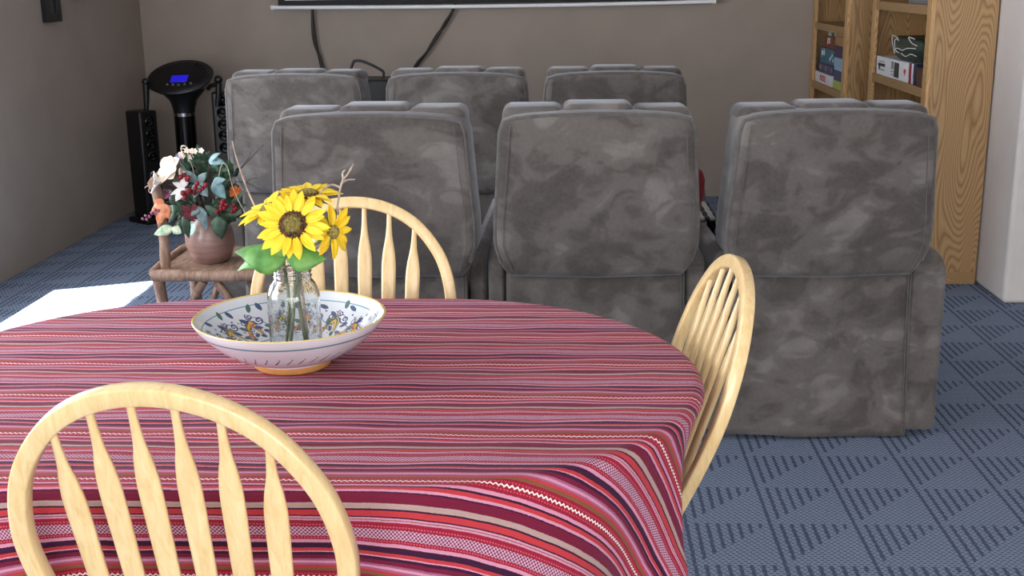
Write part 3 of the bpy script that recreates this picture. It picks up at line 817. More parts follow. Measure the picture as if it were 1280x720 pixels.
# ------------------------------------------------------------------ rustic log chair with a pot of dried flowers
rc = thing('rustic_log_chair', 'small rustic log chair with a plank seat between the dining table and the recliners', 'chair', (-1.312, 4.37, 0))
def loc_(p, c): return tuple(a - b for a, b in zip(p, c))
RC = (-1.33, 4.37, 0)
def log(name, pts, r, n=10):
    P = catmull([loc_(p, RC) for p in pts], 6); m = len(P)
    rr = [r * (1 + .07 * math.sin(k * 1.1 + r * 900) + .04 * math.sin(k * 2.7)) for k in range(m)]
    return MB().tube(P, rr, n).build(name, M_rustic, rc, smooth=60)
SZ = .45
mb = MB(); mb.prism([(-.185, -.20), (.20, -.20), (.20, .21), (-.185, .21)], SZ - .026, SZ, 'z'); mb.build('seat', M_rustic, rc, bevel=.008)
log('seat_rail', [(-1.53, 4.165, SZ - .016), (-1.3, 4.16, SZ - .018), (-1.12, 4.165, SZ - .016)], .021)
log('seat_rail', [(-1.525, 4.16, SZ - .005), (-1.535, 4.38, SZ - .004), (-1.535, 4.60, SZ - .006)], .018)
log('seat_rail', [(-1.125, 4.16, SZ - .02), (-1.125, 4.60, SZ - .02)], .018)
for (a, b) in (((-1.515, 4.18), (-1.49, 4.17)), ((-1.14, 4.18), (-1.13, 4.17)), ((-1.515, 4.57), (-1.50, 4.58)), ((-1.14, 4.57), (-1.13, 4.58))):
    log('leg', [(a[0], a[1], SZ - .02), ((a[0] + b[0]) / 2 + .004, a[1], .22), (b[0], b[1], 0)], .022)
log('brace', [(-1.50, 4.175, .13), (-1.43, 4.175, .27), (-1.345, 4.175, SZ - .04)], .016)
log('brace', [(-1.14, 4.175, .16), (-1.21, 4.175, .28), (-1.30, 4.175, SZ - .04)], .016)
log('brace', [(-1.15, 4.57, .14), (-1.25, 4.57, .25), (-1.35, 4.57, SZ - .04)], .014)
log('brace', [(-1.50, 4.57, .14), (-1.43, 4.57, .25), (-1.37, 4.57, SZ - .04)], .014)
log('back_post', [(-1.497, 4.215, SZ - .03), (-1.492, 4.212, .6), (-1.505, 4.21, .775)], .019)
log('back_post', [(-1.507, 4.545, SZ - .03), (-1.502, 4.548, .6), (-1.512, 4.55, .80)], .019)
log('top_rail', [(-1.505, 4.185, .765), (-1.503, 4.36, .795), (-1.512, 4.575, .80)], .021)

PX, PY, PZ = -1.338, 4.33, SZ
pot = MB().lathe([(.0005, .006), (.05, .004), (.058, 0), (.064, .003), (.078, .025), (.088, .06), (.0895, .088), (.084, .122), (.072, .150), (.062, .164), (.059, .170), (.064, .178), (.0655, .182), (.062, .184), (.057, .178), (.054, .168), (.062, .150), (.076, .122), (.081, .088), (.074, .04), (.05, .016), (.0005, .014)], 44).build('terracotta_pot', M_terra, None, smooth=180, loc=(PX, PY, PZ))
tag(pot, 'round glazed terracotta pot with a green spot, on the rustic log chair', 'pot')
B = lambda px, py, dy=0: Vector((PX + (px - 264) / 338, PY + dy, PZ + (325 - py) / 331))   # spot over the pot, dy towards the back
BASE = Vector((PX, PY, PZ + .17))
def sprig(name, label, cat, tip, stemmat=None, r=.0022, bend=.03):
    c = Vector(tip); t = thing(name, label, cat, c)
    st = BASE + Vector(((c.x - PX) * .12, (c.y - PY) * .12, -.11)); neck = BASE + Vector(((c.x - PX) * .16, (c.y - PY) * .18, .015))
    mid = neck + (c - neck) * .55 + Vector((0, 0, bend))
    MB().tube(catmull([st - c, neck - c, mid - c, (0, 0, 0)], 8), r, 7).build('stem', stemmat or M_darktwig, t, smooth=180); return t
def leafpart(t, d, up, L, W, mat, curl=.2, off=(0, 0, 0), wave=.01, prof=LEAF, cup=-.25):
    mb = MB(); blade(mb, off, d, up, L, W, curl, cup, nl=12, nw=7, prof=prof, wave=wave); return mb.build('leaf', mat, t, smooth=180, solid=.001)
def petals(t, n, L, W, mat, nrm, tilt=.5, name='petals', curl=.2, seed=0):
    R = random.Random(seed); nn, e1, e2 = frame(nrm); mb = MB()
    for k in range(n):
        a = 2 * PI * k / n + R.uniform(-.2, .2); blade(mb, (0, 0, 0), e1 * math.cos(a) + e2 * math.sin(a) + nn * tilt * R.uniform(.7, 1.3), nn, L * R.uniform(.85, 1.1), W, curl, .4, prof=[(0, .3), (.3, .8), (.6, 1), (.85, .8), (1, .25)])
    return mb.build(name, mat, t, smooth=180, solid=.001)
def berries(t, n, spread, r, mat, seed):
    R = random.Random(seed)
    for k in range(n):
        p = Vector((R.gauss(0, spread), R.gauss(0, spread) - .01, R.gauss(0, spread)))
        MB().ball(p, r * R.uniform(.85, 1.1), 10, 7).build('berry', mat, t, smooth=180)
F = (0, -1, .25)
t = sprig('cream_flower', 'large cream silk magnolia at the upper left of the potted bouquet', 'flower', B(234, 206, -.10)); petals(t, 7, .062, .05, M_cream, (-.45, -.7, .55), .7, seed=1)
t = sprig('cream_flower', 'pale cream flower with an open cup at the left edge of the potted bouquet', 'flower', B(222, 218, -.14)); petals(t, 5, .05, .034, M_whitepetal, (-.9, -.4, .25), .9, seed=2)
t = sprig('white_leaf_sprig', 'white silk petals hanging in the middle of the potted bouquet', 'flower', B(247, 226, -.10))
for d, L, W in (((.1, -.2, 1), .06, .032), ((-.5, -.3, -.75), .062, .034), ((-.75, -.2, .35), .045, .022), ((-.95, -.2, -.5), .06, .02)): leafpart(t, d, F, L, W, M_whitepetal, .1)
t = sprig('autumn_leaf', 'russet maple-like leaf on the left of the potted bouquet', 'leaf', B(226, 243, -.15))
for d, L, W in (((-.35, -.2, -1), .085, .05), ((-.9, -.2, -.55), .06, .04), ((.25, -.2, -1), .06, .035), ((-.8, -.1, .3), .04, .028)): leafpart(t, d, F, L, W, M_peach, .15, wave=.03)
t = sprig('variegated_leaf', 'pale mint leaf with cream edge below the russet leaf', 'leaf', B(234, 272, -.15))
for d, L, W in (((-1, -.2, -.35), .075, .04), ((.5, -.2, -.3), .04, .036)): leafpart(t, d, F, L, W, M_mint, .1, wave=.02)
t = sprig('dusty_leaf_sprig', 'blue-grey frosted leaves in the centre of the potted bouquet', 'leaf', B(262, 222, -.08))
for d, L, W in (((-.7, -.3, .75), .075, .035), ((.3, -.3, -.3), .07, .045), ((.55, -.2, .6), .055, .03), ((-.2, -.4, -.8), .06, .035)): leafpart(t, d, F, L, W, M_dusty, .15, wave=.015)
t = sprig('teal_leaf_sprig', 'round pale teal leaf at the top right of the potted bouquet', 'leaf', B(272, 198, -.02))
for d, L, W in (((1, -.3, .1), .062, .042), ((.75, -.3, .75), .055, .03)): leafpart(t, d, (0, -.6, .8), L, W, M_teal, .3)
t = sprig('teal_leaf_sprig', 'broad pale teal leaf right of the red berries in the potted bouquet', 'leaf', B(280, 222, -.07))
for d, L, W in (((.6, -.2, -.8), .075, .05), ((.9, -.2, .25), .05, .03)): leafpart(t, d, F, L, W, M_teal, .15)
t = sprig('frosted_leaf', 'dusty leaf hanging down over the front of the pot', 'leaf', B(264, 250, -.10)); 
for d, L, W in (((.25, -.25, -1), .09, .04), ((-.4, -.3, -.4), .045, .03)): leafpart(t, d, F, L, W, M_dusty, .2, wave=.02)
t = sprig('dark_green_leaf', 'dark veined leaf hanging at the lower right of the potted bouquet', 'leaf', B(285, 262, -.09))
for d, L, W in (((.1, -.25, -1), .088, .062), ((-.6, -.2, .6), .06, .04)): leafpart(t, d, F, L, W, M_dkleaf, .2, wave=.02)
t = sprig('dark_green_leaf', 'narrow dark leaf hanging over the left front of the pot', 'leaf', B(243, 262, -.09)); 
for d, L, W in (((.15, -.25, -1), .085, .034), ((-.3, -.2, .8), .06, .03)): leafpart(t, d, F, L, W, M_dkleaf, .2, wave=.02)
for lbl, px, py, dy, k in (('dark foliage sprig hanging right of the pot under the red berries', 292, 262, -.03, 3), ('dark foliage sprig on the left of the potted bouquet by the russet leaf', 236, 246, -.02, 4), ('dark foliage sprig at the top of the potted bouquet', 262, 206, .03, 0), ('dark foliage sprig spreading right from the potted bouquet', 290, 226, .02, 1), ('dark foliage sprig behind the cream flowers of the potted bouquet', 246, 226, .02, 2)):
    t = sprig('foliage_sprig', lbl, 'leaf', B(px, py, dy)); R = random.Random(40 + k)
    for q in range(16):
        a = R.uniform(-PI, PI); leafpart(t, (math.cos(a), R.uniform(-.8, .2), math.sin(a) + .15), F, R.uniform(.05, .095), R.uniform(.016, .038), M_dkleaf, R.uniform(0, .3), off=(R.uniform(-.03, .03), R.uniform(-.02, .02), R.uniform(-.04, .03)))
for lbl, px, py, dy, n, sp, r, mt, sd in (('bunch of red berries at the centre of the potted bouquet', 255, 232, -.13, 7, .014, .010, M_berry, 1), ('small bunch of red berries above the dark leaf', 269, 223, -.12, 5, .011, .009, M_berry, 2),
        ('bunch of red berries at the lower right of the potted bouquet', 293, 249, -.09, 8, .012, .009, M_berry, 3), ('cluster of red berries under the orange flower', 304, 254, -.05, 8, .011, .007, M_berry, 4), ('red berries beside the cream magnolia', 250, 215, -.10, 5, .010, .009, M_berry, 5)):
    t = sprig('berry_sprig', lbl, 'berries', B(px, py, dy)); berries(t, n, sp, r, mt, sd)
t = sprig('berry_spike', 'spike of purple berries sticking out left of the pot', 'berries', B(212, 252, -.15))
for k in range(12):
    MB().ball((-.006 * k + .02 + (k % 2) * .006, -.004 * (k % 3), -.0035 * k + (k % 3) * .006), .007 - .0002 * k, 9, 6).build('berry', M_purple, t, smooth=180)
t = sprig('burgundy_flower', 'curled burgundy flower head hanging over the pot rim', 'flower', B(252, 257, -.10)); petals(t, 11, .036, .014, M_burg, (0, -.9, -.3), .6, curl=.6, seed=5); petals(t, 8, .026, .012, M_burg, (0, -.9, -.3), 1.2, curl=.8, seed=6)
t = sprig('orange_flower', 'small orange flower at the right edge of the potted bouquet', 'flower', B(303, 236, -.03)); petals(t, 8, .026, .014, M_orange, (.4, -.8, .2), .4, seed=7)
t = sprig('lavender_flower', 'small lavender flower at the top of the potted bouquet', 'flower', B(236, 193, -.04)); petals(t, 9, .014, .010, M_lav, (-.1, -.9, .4), .5, seed=8)
t = sprig('peony_bud', 'pink grey bud beside the dark leaves on the left of the bouquet', 'flower', B(224, 236, -.07)); petals(t, 6, .024, .018, M_purple, (-.3, -.9, .1), 1.4, seed=9)
t = sprig('cream_flower_spray', 'spray of tiny cream blossoms along the top of the potted bouquet', 'flower', B(250, 190, -.02)); R = random.Random(12)
for k in range(8):
    nn = MB(); c = Vector((R.uniform(-.045, .055), R.uniform(-.02, .02), R.uniform(-.012, .022)))
    for q in range(5):
        a = 2 * PI * q / 5; blade(nn, c, (math.cos(a), -.5, math.sin(a)), F, .013, .010, .1, .3)
    nn.build('blossom', M_cream, t, smooth=180, solid=.0008)
def helix(c, r, turns, d, n=40):
    c = Vector(c); d = Vector(d); return [c + d * (i / n) + Vector((r * math.cos(2 * PI * turns * i / n), 0, r * math.sin(2 * PI * turns * i / n))) * (1 - .5 * i / n) for i in range(n + 1)]
def tendril(label, root, pts, mat, r=.0016):
    c = Vector(root); t = thing('vine_tendril', label, 'vine', c)
    neck = BASE + Vector(((c.x - PX) * .2, (c.y - PY) * .2, -.1))
    MB().tube(catmull([neck - c] + [Vector(p) - c for p in pts], 3), r, 6).build('stem', mat, t, smooth=180)
tendril('curled pale tendril standing on top of the potted bouquet', B(240, 195), [B(250, 215), B(244, 196)] + helix(B(240, 186), .014, 1.8, (-.004, 0, .012)), M_vine)
tendril('pale tendril looping out left over the chair back', B(215, 230, -.03), [B(245, 240, -.02), B(216, 240, -.04), B(206, 228, -.04)] + helix(B(203, 234, -.04), .016, 1.5, (-.03, 0, .01)), M_vine)
twigs('bare_twig', 'long dark twig reaching up right from the potted bouquet', [[BASE + Vector((0, 0, -.1)), BASE + Vector((.02, 0, .03)), B(296, 222), B(315, 204), B(340, 180)], [B(310, 208), B(320, 196, .01), B(322, 188, .01)]], M_darktwig, .0032)
twigs('bare_twig', 'dark twig pointing right beside the far recliner from the potted bouquet', [[BASE + Vector((.01, .01, -.1)), BASE + Vector((.03, 0, .03)), B(300, 228), B(318, 228), B(333, 236)], [B(312, 228), B(322, 222), B(330, 221)]], M_darktwig, .0026)
twigs('bare_twig', 'thin pale twig arching down right of the potted bouquet', [[BASE + Vector((.01, -.01, -.1)), BASE + Vector((.03, -.01, .04)), B(290, 205, -.06), B(299, 203, -.07), B(306, 230, -.08), B(318, 258, -.08), B(328, 268, -.08)]], M_vine, .002)

# ------------------------------------------------------------------ karaoke corner
KX, KY = -2.395, 7.42
kar = thing('karaoke_machine', 'black pedestal karaoke machine with a lit blue display in the corner', 'karaoke machine', (KX, KY, 0))
MB().lathe([(.001, 0), (.125, 0), (.128, .02), (.115, .04), (.08, .06), (.075, .08)], 36, cap0=True).build('base', M_black, kar, smooth=40)
MB().lathe([(.072, .07), (.068, .3), (.066, .655)], 28, cap0=True, cap1=True).build('column', M_blackgloss, kar, smooth=40)
MB().lathe([(.0665, .650), (.071, .652), (.071, .672), (.0665, .674)], 28).build('silver_band', M_chrome, kar, smooth=40)
MB().lathe([(.066, .67), (.07, .70), (.085, .75), (.13, .80), (.14, .82)], 28, cap1=True).build('neck', M_black, kar, smooth=40)
tilt = Matrix.Translation((0, -.02, .885)) @ Matrix.Rotation(math.radians(34), 4, 'X') @ Matrix.Rotation(math.radians(-3), 4, 'Y')
hd = MB().lathe([(.001, -.055), (.10, -.053), (.16, -.035), (.196, -.008), (.205, .008), (.198, .018), (.15, .024), (.001, .026)], 44, M=Matrix.Identity(3))
ho = hd.build('console_head', M_black, kar, smooth=50); ho.matrix_local = tilt @ Matrix.Diagonal((1.03, .80, 1, 1))
d = MB().box(-.045, .058, -.085, -.005, .024, .028).build('display', M_lcd, ho, bevel=.002); tag(d, 'lit blue display')
for k in range(5):
    MB().lathe([(.001, .033), (.006, .033), (.007, .024)], 12, c=(-.055 + .036 * k, -.125 + .006 * abs(k - 2), 0)).build('knob', M_silver, ho, smooth=40)
for k in range(6):
    a = math.radians(-25 + k * 16); MB().lathe([(.001, .031), (.008, .031), (.009, .022)], 12, c=(.155 * math.cos(a), .155 * math.sin(a), 0)).build('button', M_black, ho, smooth=40)
for sx in (-1, 1):
    MB().tube([(sx * .17, -.03, .82), (sx * .195, -.05, .84), (sx * .215 + (.025 if sx > 0 else 0), -.06, .85)], .014, 10).build('microphone_holder', M_black, kar, smooth=60)
mic = thing('microphone', 'black microphone hanging at the left of the karaoke machine', 'microphone', (KX - .20, KY - .085, .845))
MB().tube([(0, 0, .01), (-.004, 0, -.08), (-.012, -.002, -.17), (-.014, -.002, -.185)], [.02, .018, .013, .012], 14).build('handle', M_black, mic, smooth=60)
MB().ball((0, 0, .025), .024, 14, 10).build('head', M_blackmetal, mic, smooth=180)
mic = thing('microphone', 'black microphone with a round head at the right of the karaoke machine', 'microphone', (KX + .255, KY - .08, .85))
MB().tube([(0, 0, .01), (-.006, 0, -.06), (-.02, -.002, -.135)], [.02, .018, .013], 14).build('handle', M_black, mic, smooth=60)
MB().ball((0, -.005, .03), .027, 14, 10).build('head', M_blackmetal, mic, smooth=180)
def tower(label, x, y, rz, h, r, zs):
    t = thing('tower_speaker', label, 'speaker', (x, y, 0), rz)
    MB().box(-.09, .09, -.10, .10, 0, .035).build('base', M_black, t, bevel=.008)
    MB().box(-.065, .065, -.075, .075, .03, h).build('cabinet', M_black, t, bevel=.015, bseg=3)
    for z in zs:
        q = MB(); MM = Matrix.Rotation(PI / 2, 3, 'X')
        q.lathe([(r, .0), (r, .010), (r * .86, .013), (r * .8, .004), (r * .45, -.0), (r * .36, .012), (.001, .016)], 24, c=(0, -.075, z), M=MM)
        q.build('driver', M_blackgloss, t, smooth=50)
    q = MB(); MM = Matrix.Rotation(PI / 2, 3, 'X'); q.lathe([(.026, .0), (.028, .006), (.024, .008), (.022, .002)], 28, c=(0, -.074, .30), M=MM)
    q.build('port_ring', M_chrome, t, smooth=60); return t
tower('black tower speaker with a chrome ring, left of the karaoke machine', -2.63, 7.30, .95, .70, .032, [.635, .56, .49, .42])
tower('black tower speaker with round drivers, right of the karaoke machine', -2.15, 7.46, .1, .80, .034, [.745, .672, .60, .53, .455])

# amplifier with a wire handle behind the far recliners
am = thing('portable_speaker', 'black portable speaker with a bent carrying handle between two far recliners', 'speaker', (-1.18, 7.35, .0))
MB().box(-.19, .11, -.12, .16, 0, .90 - .02).build('cabinet', M_black, am, bevel=.012)
MB().box(-.12, -.01, -.13, -.115, .80, .872).build('front_panel', M_blackgloss, am, bevel=.002)
MB().tube(catmull([(-.16, .02, .86), (-.135, .02, .955), (-.11, .02, .985), (-.05, .02, .975), (.04, .02, .93), (.06, .02, .905), (.045, .02, .85), (.035, .02, .78)], 6), .0085, 10).build('handle', M_blackmetal, am, smooth=180)

# projection screen on the back wall
sc_ = thing('projection_screen', 'pulled-down white projection screen with black border on the back wall', 'screen', (-.49, YB - .09, 1.293)); sc_.rotation_euler = (0, -.0025, 0)
SB = 1.44
n = 24; mb = MB()
def bow_(x): return .0 - .010 * (1 - (x / SB) ** 2) + x * .0
mb2 = MB()
MB().box(-SB + .03, SB - .03, .0, .004, .012, 1.08).build('black_border', M_screenblack, sc_)
MB().box(-SB + .075, SB - .075, -.004, .0, .047, 1.00).build('viewing_surface', M_screen, sc_)
bar = MB().tube([(x, 0, bow_(x) + .003) for x in [-SB + 2 * SB * i / n for i in range(n + 1)]], .0125, 12).build('weight_bar', M_white, sc_, smooth=60)
for sx in (-1, 1): MB().tube([(sx * SB, 0, .003), (sx * (SB + .02), 0, .003)], .016, 14).build('end_cap', M_white, sc_, smooth=40)
MB().box(-SB - .04, SB + .04, -.05, .06, 1.06, 1.16).build('roller_case', M_white, sc_, bevel=.015)
def cable(label, pts, n=2):
    t = thing('cable', label, 'cable', pts[0])
    for k in range(n):
        P = catmull([Vector(p) - Vector(pts[0]) + Vector((.012 * k * math.sin(i * 2.1 + k), -.006 * k, 0)) for i, p in enumerate(pts)], 8)
        MB().tube(P, .0085, 8).build('wire', M_black, t, smooth=180)
    return t
cable('pair of black cables hanging straight down below the left half of the screen', [(-1.69, 8.07, 1.5), (-1.685, 8.06, 1.28), (-1.675, 8.06, 1.08), (-1.645, 8.06, .9), (-1.58, 8.0, .5), (-1.55, 7.95, .02)])
cable('twisted black cables slanting left below the middle of the screen', [(-.68, 8.07, 1.45), (-.745, 8.06, 1.27), (-.80, 8.06, 1.17), (-.86, 8.06, 1.10), (-.93, 8.06, .99), (-1.0, 8.06, .90), (-1.12, 8.0, .7), (-1.3, 7.98, .3), (-1.36, 7.95, .02)])

# framed pictures on the left wall, lower edges in view
def picture(label, y0, y1, z0, z1):
    t = thing('wall_frame', label, 'picture frame', (XL, (y0 + y1) / 2, z0)); w = (y1 - y0) / 2; h = z1 - z0
    q = MB(); q.box(0, .035, -w, -w + .045, 0, h); q.box(0, .035, w - .045, w, 0, h); q.box(0, .035, -w + .045, w - .045, 0, .05); q.box(0, .035, -w + .045, w - .045, h - .05, h)
    q.build('frame', M_black, t, bevel=.003); MB().box(0, .022, -w + .045, w - .045, .05, h - .05).build('picture', M_dkpic, t)
def mk_dk():
    m = Mat('dark_print', rough=.25); f = m.noise(m.coord(), 22, 3); m.set('Base Color', m.ramp(f, [(.5, srgb(30, 32, 34)), (.62, srgb(46, 48, 50)), (.72, srgb(90, 92, 92))])); return m.m
M_dkpic = mk_dk()
picture('narrow black wall frame with a dark print high on the left wall', 6.55, 6.74, 1.26, 1.62)
picture('dark wall frame on the left wall, nearer the corner', 6.98, 7.16, 1.372, 1.66)
# small dark plate on the alcove wall at the upper right edge
sp = thing('wall_plate', 'small dark brown plate on the pale wall at the upper right edge', 'wall plate', (2.118, YF, 1.285))
MB().box(-.045, .06, -.02, 0, .0, .18).build('plate', simple('dark_bronze', (64, 54, 44), .5, .1), sp, bevel=.003)
MB().box(-.02, .03, -.024, -.018, .03, .15).build('inset', M_black, sp, bevel=.002)

# ------------------------------------------------------------------ bookcases
M_gap = M_wallpale
def bookcase(label, y0, y1, xf, xb, shelves, H=1.95, grooves=True):
    t = thing('bookcase', label, 'bookcase', ((xf + xb) / 2, (y0 + y1) / 2, 0)); cx, cy = (xf + xb) / 2, (y0 + y1) / 2
    a, b, hy = xf - cx, xb - cx, (y1 - y0) / 2
    MB().box(a + .02, b - .004, -hy, -hy + .02, .06, H).build('side_panel', M_oak, t, bevel=.001)
    MB().box(a + .02, b - .004, hy - .02, hy, .06, H).build('side_panel', M_oak, t, bevel=.001)
    for s in (-1, 1):
        w0, w1 = (-hy, -hy + .07) if s < 0 else (hy - .07, hy)
        MB().box(a, a + .02, w0, w1, .0, H).build('face_stile', M_oakedge, t, bevel=.002)
    MB().box(a + .03, b - .004, -hy, hy, 0, .06).build('plinth', M_oaktrim, t, bevel=.001)
    for z in shelves:
        sh = MB().box(a + .012, b - .02, -hy + .02, hy - .02, z - .022, z).build('shelf', M_oaktrim, t, bevel=.001)
        MB().box(a + .001, a + .014, -hy + .07, hy - .07, z - .04, z + .004).build('shelf_lip', M_oaktrim, sh, bevel=.002)
    MB().box(a, b, -hy - .01, hy + .01, H, H + .03).build('top', M_oaktrim, t, bevel=.003)
    # back of separate boards with pale gaps between them
    nb = 3; w = (2 * hy - .04) / nb
    for k in range(nb):
        MB().box(b - .018, b - .006, -hy + .02 + w * k + .007, -hy + .02 + w * (k + 1) - .007, .06, H).build('back_board', M_oak, t)
    return t
bookcase('honey oak bookcase nearest the viewer, broad grained side beside the pale wall corner', 5.71, 6.80, 1.68, XR - .004, (.12, .50, .935, 1.318, 1.68))
bookcase('honey oak bookcase in the far corner, partly behind the nearer bookcase', 7.10, YB - .01, 1.615, XR - .004, (.12, .45, .785, 1.16, 1.56))

# writing helper: flat lettering on the face of a box
def lettering(txt, parent, loc, rot, size, mat, depth=.0008):
    cu = bpy.data.curves.new('lettering', 'FONT'); cu.body = txt; cu.size = size; cu.extrude = depth; cu.align_x = 'CENTER'; cu.align_y = 'CENTER'
    tmp = bpy.data.objects.new('tmp', cu); COL.objects.link(tmp)
    dg = bpy.context.evaluated_depsgraph_get(); me = bpy.data.meshes.new_from_object(tmp.evaluated_get(dg)); bpy.data.objects.remove(tmp)
    me.materials.clear(); me.materials.append(mat); me.name = 'lettering'
    o = bpy.data.objects.new('lettering', me); COL.objects.link(o); o.parent = parent; o.location = loc; o.rotation_euler = rot; return o
ROTX = (PI / 2, 0, -PI / 2)   # reads from the -x side
M_ink = simple('black_ink', (24, 24, 26), .6, 0); M_redink = simple('red_ink', (196, 44, 58), .6, 0); M_whiteink = simple('white_ink', (240, 240, 240), .6, 0); M_navyink = simple('navy_ink', (30, 38, 84), .6, 0)
M_card = lambda n, rgb: simple(n, rgb, .4, .06, 60)
def carton(name, label, cat, x0, x1, y0, y1, z0, z1, mat, group=None):
    cx, cy = (x0 + x1) / 2, (y0 + y1) / 2
    t = thing(name, label, cat, (cx, cy, z0), 0, group); h = z1 - z0; lidh = min(h * .7, h - .006)
    MB().box(x0 - cx + .0015, x1 - cx - .0015, y0 - cy + .0015, y1 - cy - .0015, 0, h - .003).build('tray', mat, t)
    MB().box(x0 - cx, x1 - cx, y0 - cy, y1 - cy, h - lidh, h).build('lid', mat, t, bevel=.0015); return t, x0 - cx, h
Z = .936
# puzzle box on the near bookcase
c1, fx, h = carton('puzzle_box', 'white puzzle box with black print at the far end of the near bookcase shelf', 'box', 1.695, 1.95, 6.24, 6.70, Z, Z + .098, M_card('white_card', (232, 234, 240)))
lettering('75', c1, (fx - .001, -.10, .066), ROTX, .05, M_ink)
MB().box(fx - .0012, fx, -.225, -.135, .012, .086).build('picture', M_dkpic, c1)
for k, (y, z, w) in enumerate(((.12, .07, .11), (.12, .048, .14), (.12, .028, .13), (-.10, .034, .05), (-.10, .018, .05))):
    MB().box(fx - .001, fx, y - w / 2, y + w / 2, z, z + (.003 if k != 1 else .014)).build('print_line', M_ink, c1)
MB().ball((fx, .165, .045), .017, 16, 8, (.05, 1, 1)).build('logo', M_ink, c1)
spl = [('slim white game case with a red heart on its side', (236, 236, 240), 6.09, 6.22), ('slim red game case in the row on the near bookcase', (150, 34, 52), 6.045, 6.085), ('slim white game case between the red and navy cases', (228, 228, 234), 6.01, 6.04), ('slim navy game case in the row on the near bookcase', (34, 40, 78), 5.965, 6.005), ('dark brown game case nearest the bookcase side', (82, 50, 38), 5.82, 5.955)]
for lbl, rgb, y0, y1 in spl:
    t, fx, h = carton('game_case', lbl, 'box', 1.70, 1.92, y0, y1, Z, Z + (.10 if y0 > 5.9 else .088), M_card('card_%d%d%d' % rgb, rgb), 'game cases on the near bookcase')
    if y0 == 6.09:
        hb = MB(); pts = []
        for i in range(24):
            a = 2 * PI * i / 24; pts.append((.0012 * 16 * math.sin(a) ** 3, .0012 * (13 * math.cos(a) - 5 * math.cos(2 * a) - 2 * math.cos(3 * a) - math.cos(4 * a)) + .05))
        hb.prism(pts, fx - .001, fx, 'x'); hb.build('heart', M_redink, t)
# dark green bag lying on the boxes
bg = thing('tote_bag', 'dark green folded bag with white line drawing on top of the puzzle box', 'bag', (1.83, 6.20, Z + .100))
P = []
for k in range(40):
    a = 2 * PI * k / 40; c, s_ = math.cos(a), math.sin(a); P.append((.30 * math.copysign(abs(c) ** .6, c), +.062 + .062 * math.copysign(abs(s_) ** .7, s_) * (1 + .12 * math.sin(3 * a))))
h = MB(); cushion(h, P, -.12, .11, bev=.03, b0=.02, b1=.02)
M_green = simple('dark_green_vinyl', (24, 52, 42), .35, .2, 20)
h.v = [(y, -x, z) for x, y, z in h.v]; bag = h.build('body', M_green, bg, smooth=180)
ln = MB()
for pts in ([(.13, .03), (.21, .09), (.2, .12), (.08, .11)], [(.05, .04), (.12, .05), (.15, .09), (.11, .105), (.06, .10)], [(-.02, .055), (.08, .06), (.14, .05)], [(-.22, .075), (-.1, .07), (-.02, .055)], [(-.2, .12), (-.11, .125), (-.16, .10), (-.24, .09)], [(-.24, .04), (-.16, .045), (-.08, .03), (.0, .04)]):
    ln.tube([(-.128 - .014 * (1 - (abs(y) / .3) ** 2), y, z) for y, z, _ in [(p.x, p.y, 0) for p in catmull([(a, b, 0) for a, b in pts], 6)]], .0022, 6)
ln.build('line_drawing', M_whiteink, bag, smooth=180)
# grey tin on the upper shelf of the near bookcase
t, fx, h = carton('storage_tin', 'grey box on the upper shelf of the near bookcase at the top edge', 'box', 1.72, 1.92, 5.80, 6.25, 1.319, 1.42, M_card('grey_card', (120, 120, 126)))
# stacks of board games in the far bookcase
Z2 = .786
def game(lbl, x0, x1, y0, y1, z0, z1, rgb, txt=None, ink=None, tsz=.04, ty=0, tz=.5):
    t, fx, h = carton('board_game', lbl, 'box', x0, x1, y0, y1, z0, z1, M_card('card_%d%d%d' % rgb, rgb), 'board games in the far bookcase')
    if txt: lettering(txt, t, (fx - .001, ty, h * tz), ROTX, tsz, ink)
    return t, fx, h
game('white board game box with red lettering, bottom of its stack', 1.635, 1.94, 7.53, 8.02, Z2, Z2 + .066, (226, 228, 234), 'PUZZLE', M_redink, .05)
t, fx, h = game('dark blue board game box on the white one', 1.645, 1.94, 7.53, 8.0, Z2 + .067, Z2 + .128, (44, 50, 96))
for k in range(5): MB().box(fx - .001, fx, -.2 + .08 * k, -.15 + .08 * k, .015 + .006 * (k % 2), .045).build('print_patch', M_card('patch%d' % k, ((120, 110, 140), (90, 84, 120), (140, 120, 110), (70, 90, 150), (150, 140, 130))[k]), t)
t, fx, h = game('teal board game box in the middle of its stack', 1.65, 1.93, 7.55, 7.97, Z2 + .129, Z2 + .222, (42, 112, 138), 'pick', M_whiteink, .06, .11, .7)
for k in range(4): MB().ball((fx, -.09 - .03 * k, .03 + .014 * (k % 3)), .012, 10, 6, (.08, 1, 1)).build('bubble', M_whiteink, t)
game('red-brown board game box near the top of its stack', 1.66, 1.93, 7.58, 7.91, Z2 + .223, Z2 + .298, (118, 48, 34), 'JUST', M_whiteink, .05, .02, .6)
t, fx, h = game('white board game box with a green hill picture, topmost of its stack', 1.67, 1.93, 7.57, 7.85, Z2 + .299, Z2 + .350, (206, 212, 220))
MB().ball((fx, 0, .012), .03, 14, 8, (.05, 1.6, .9)).build('picture', M_card('hill_green', (60, 104, 62)), t)
st = [((176, 190, 96), .05), ((60, 72, 110), .06), ((150, 186, 214), .075), ((70, 44, 86), .07), ((168, 126, 74), .055), ((176, 134, 86), .06), ((60, 60, 62), .04), ((190, 190, 188), .06)]
lb = ['lime green', 'blue patterned', 'light blue', 'dark purple', 'tan', 'light tan', 'charcoal', 'pale grey']
z = Z2
for (rgb, hh), l in zip(st, lb):
    game('%s board game box in the stack half hidden by the bookcase stile' % l, 1.64, 1.93, 7.20, 7.50, z, z + hh, rgb); z += hh + .001
    if z > 1.11: break

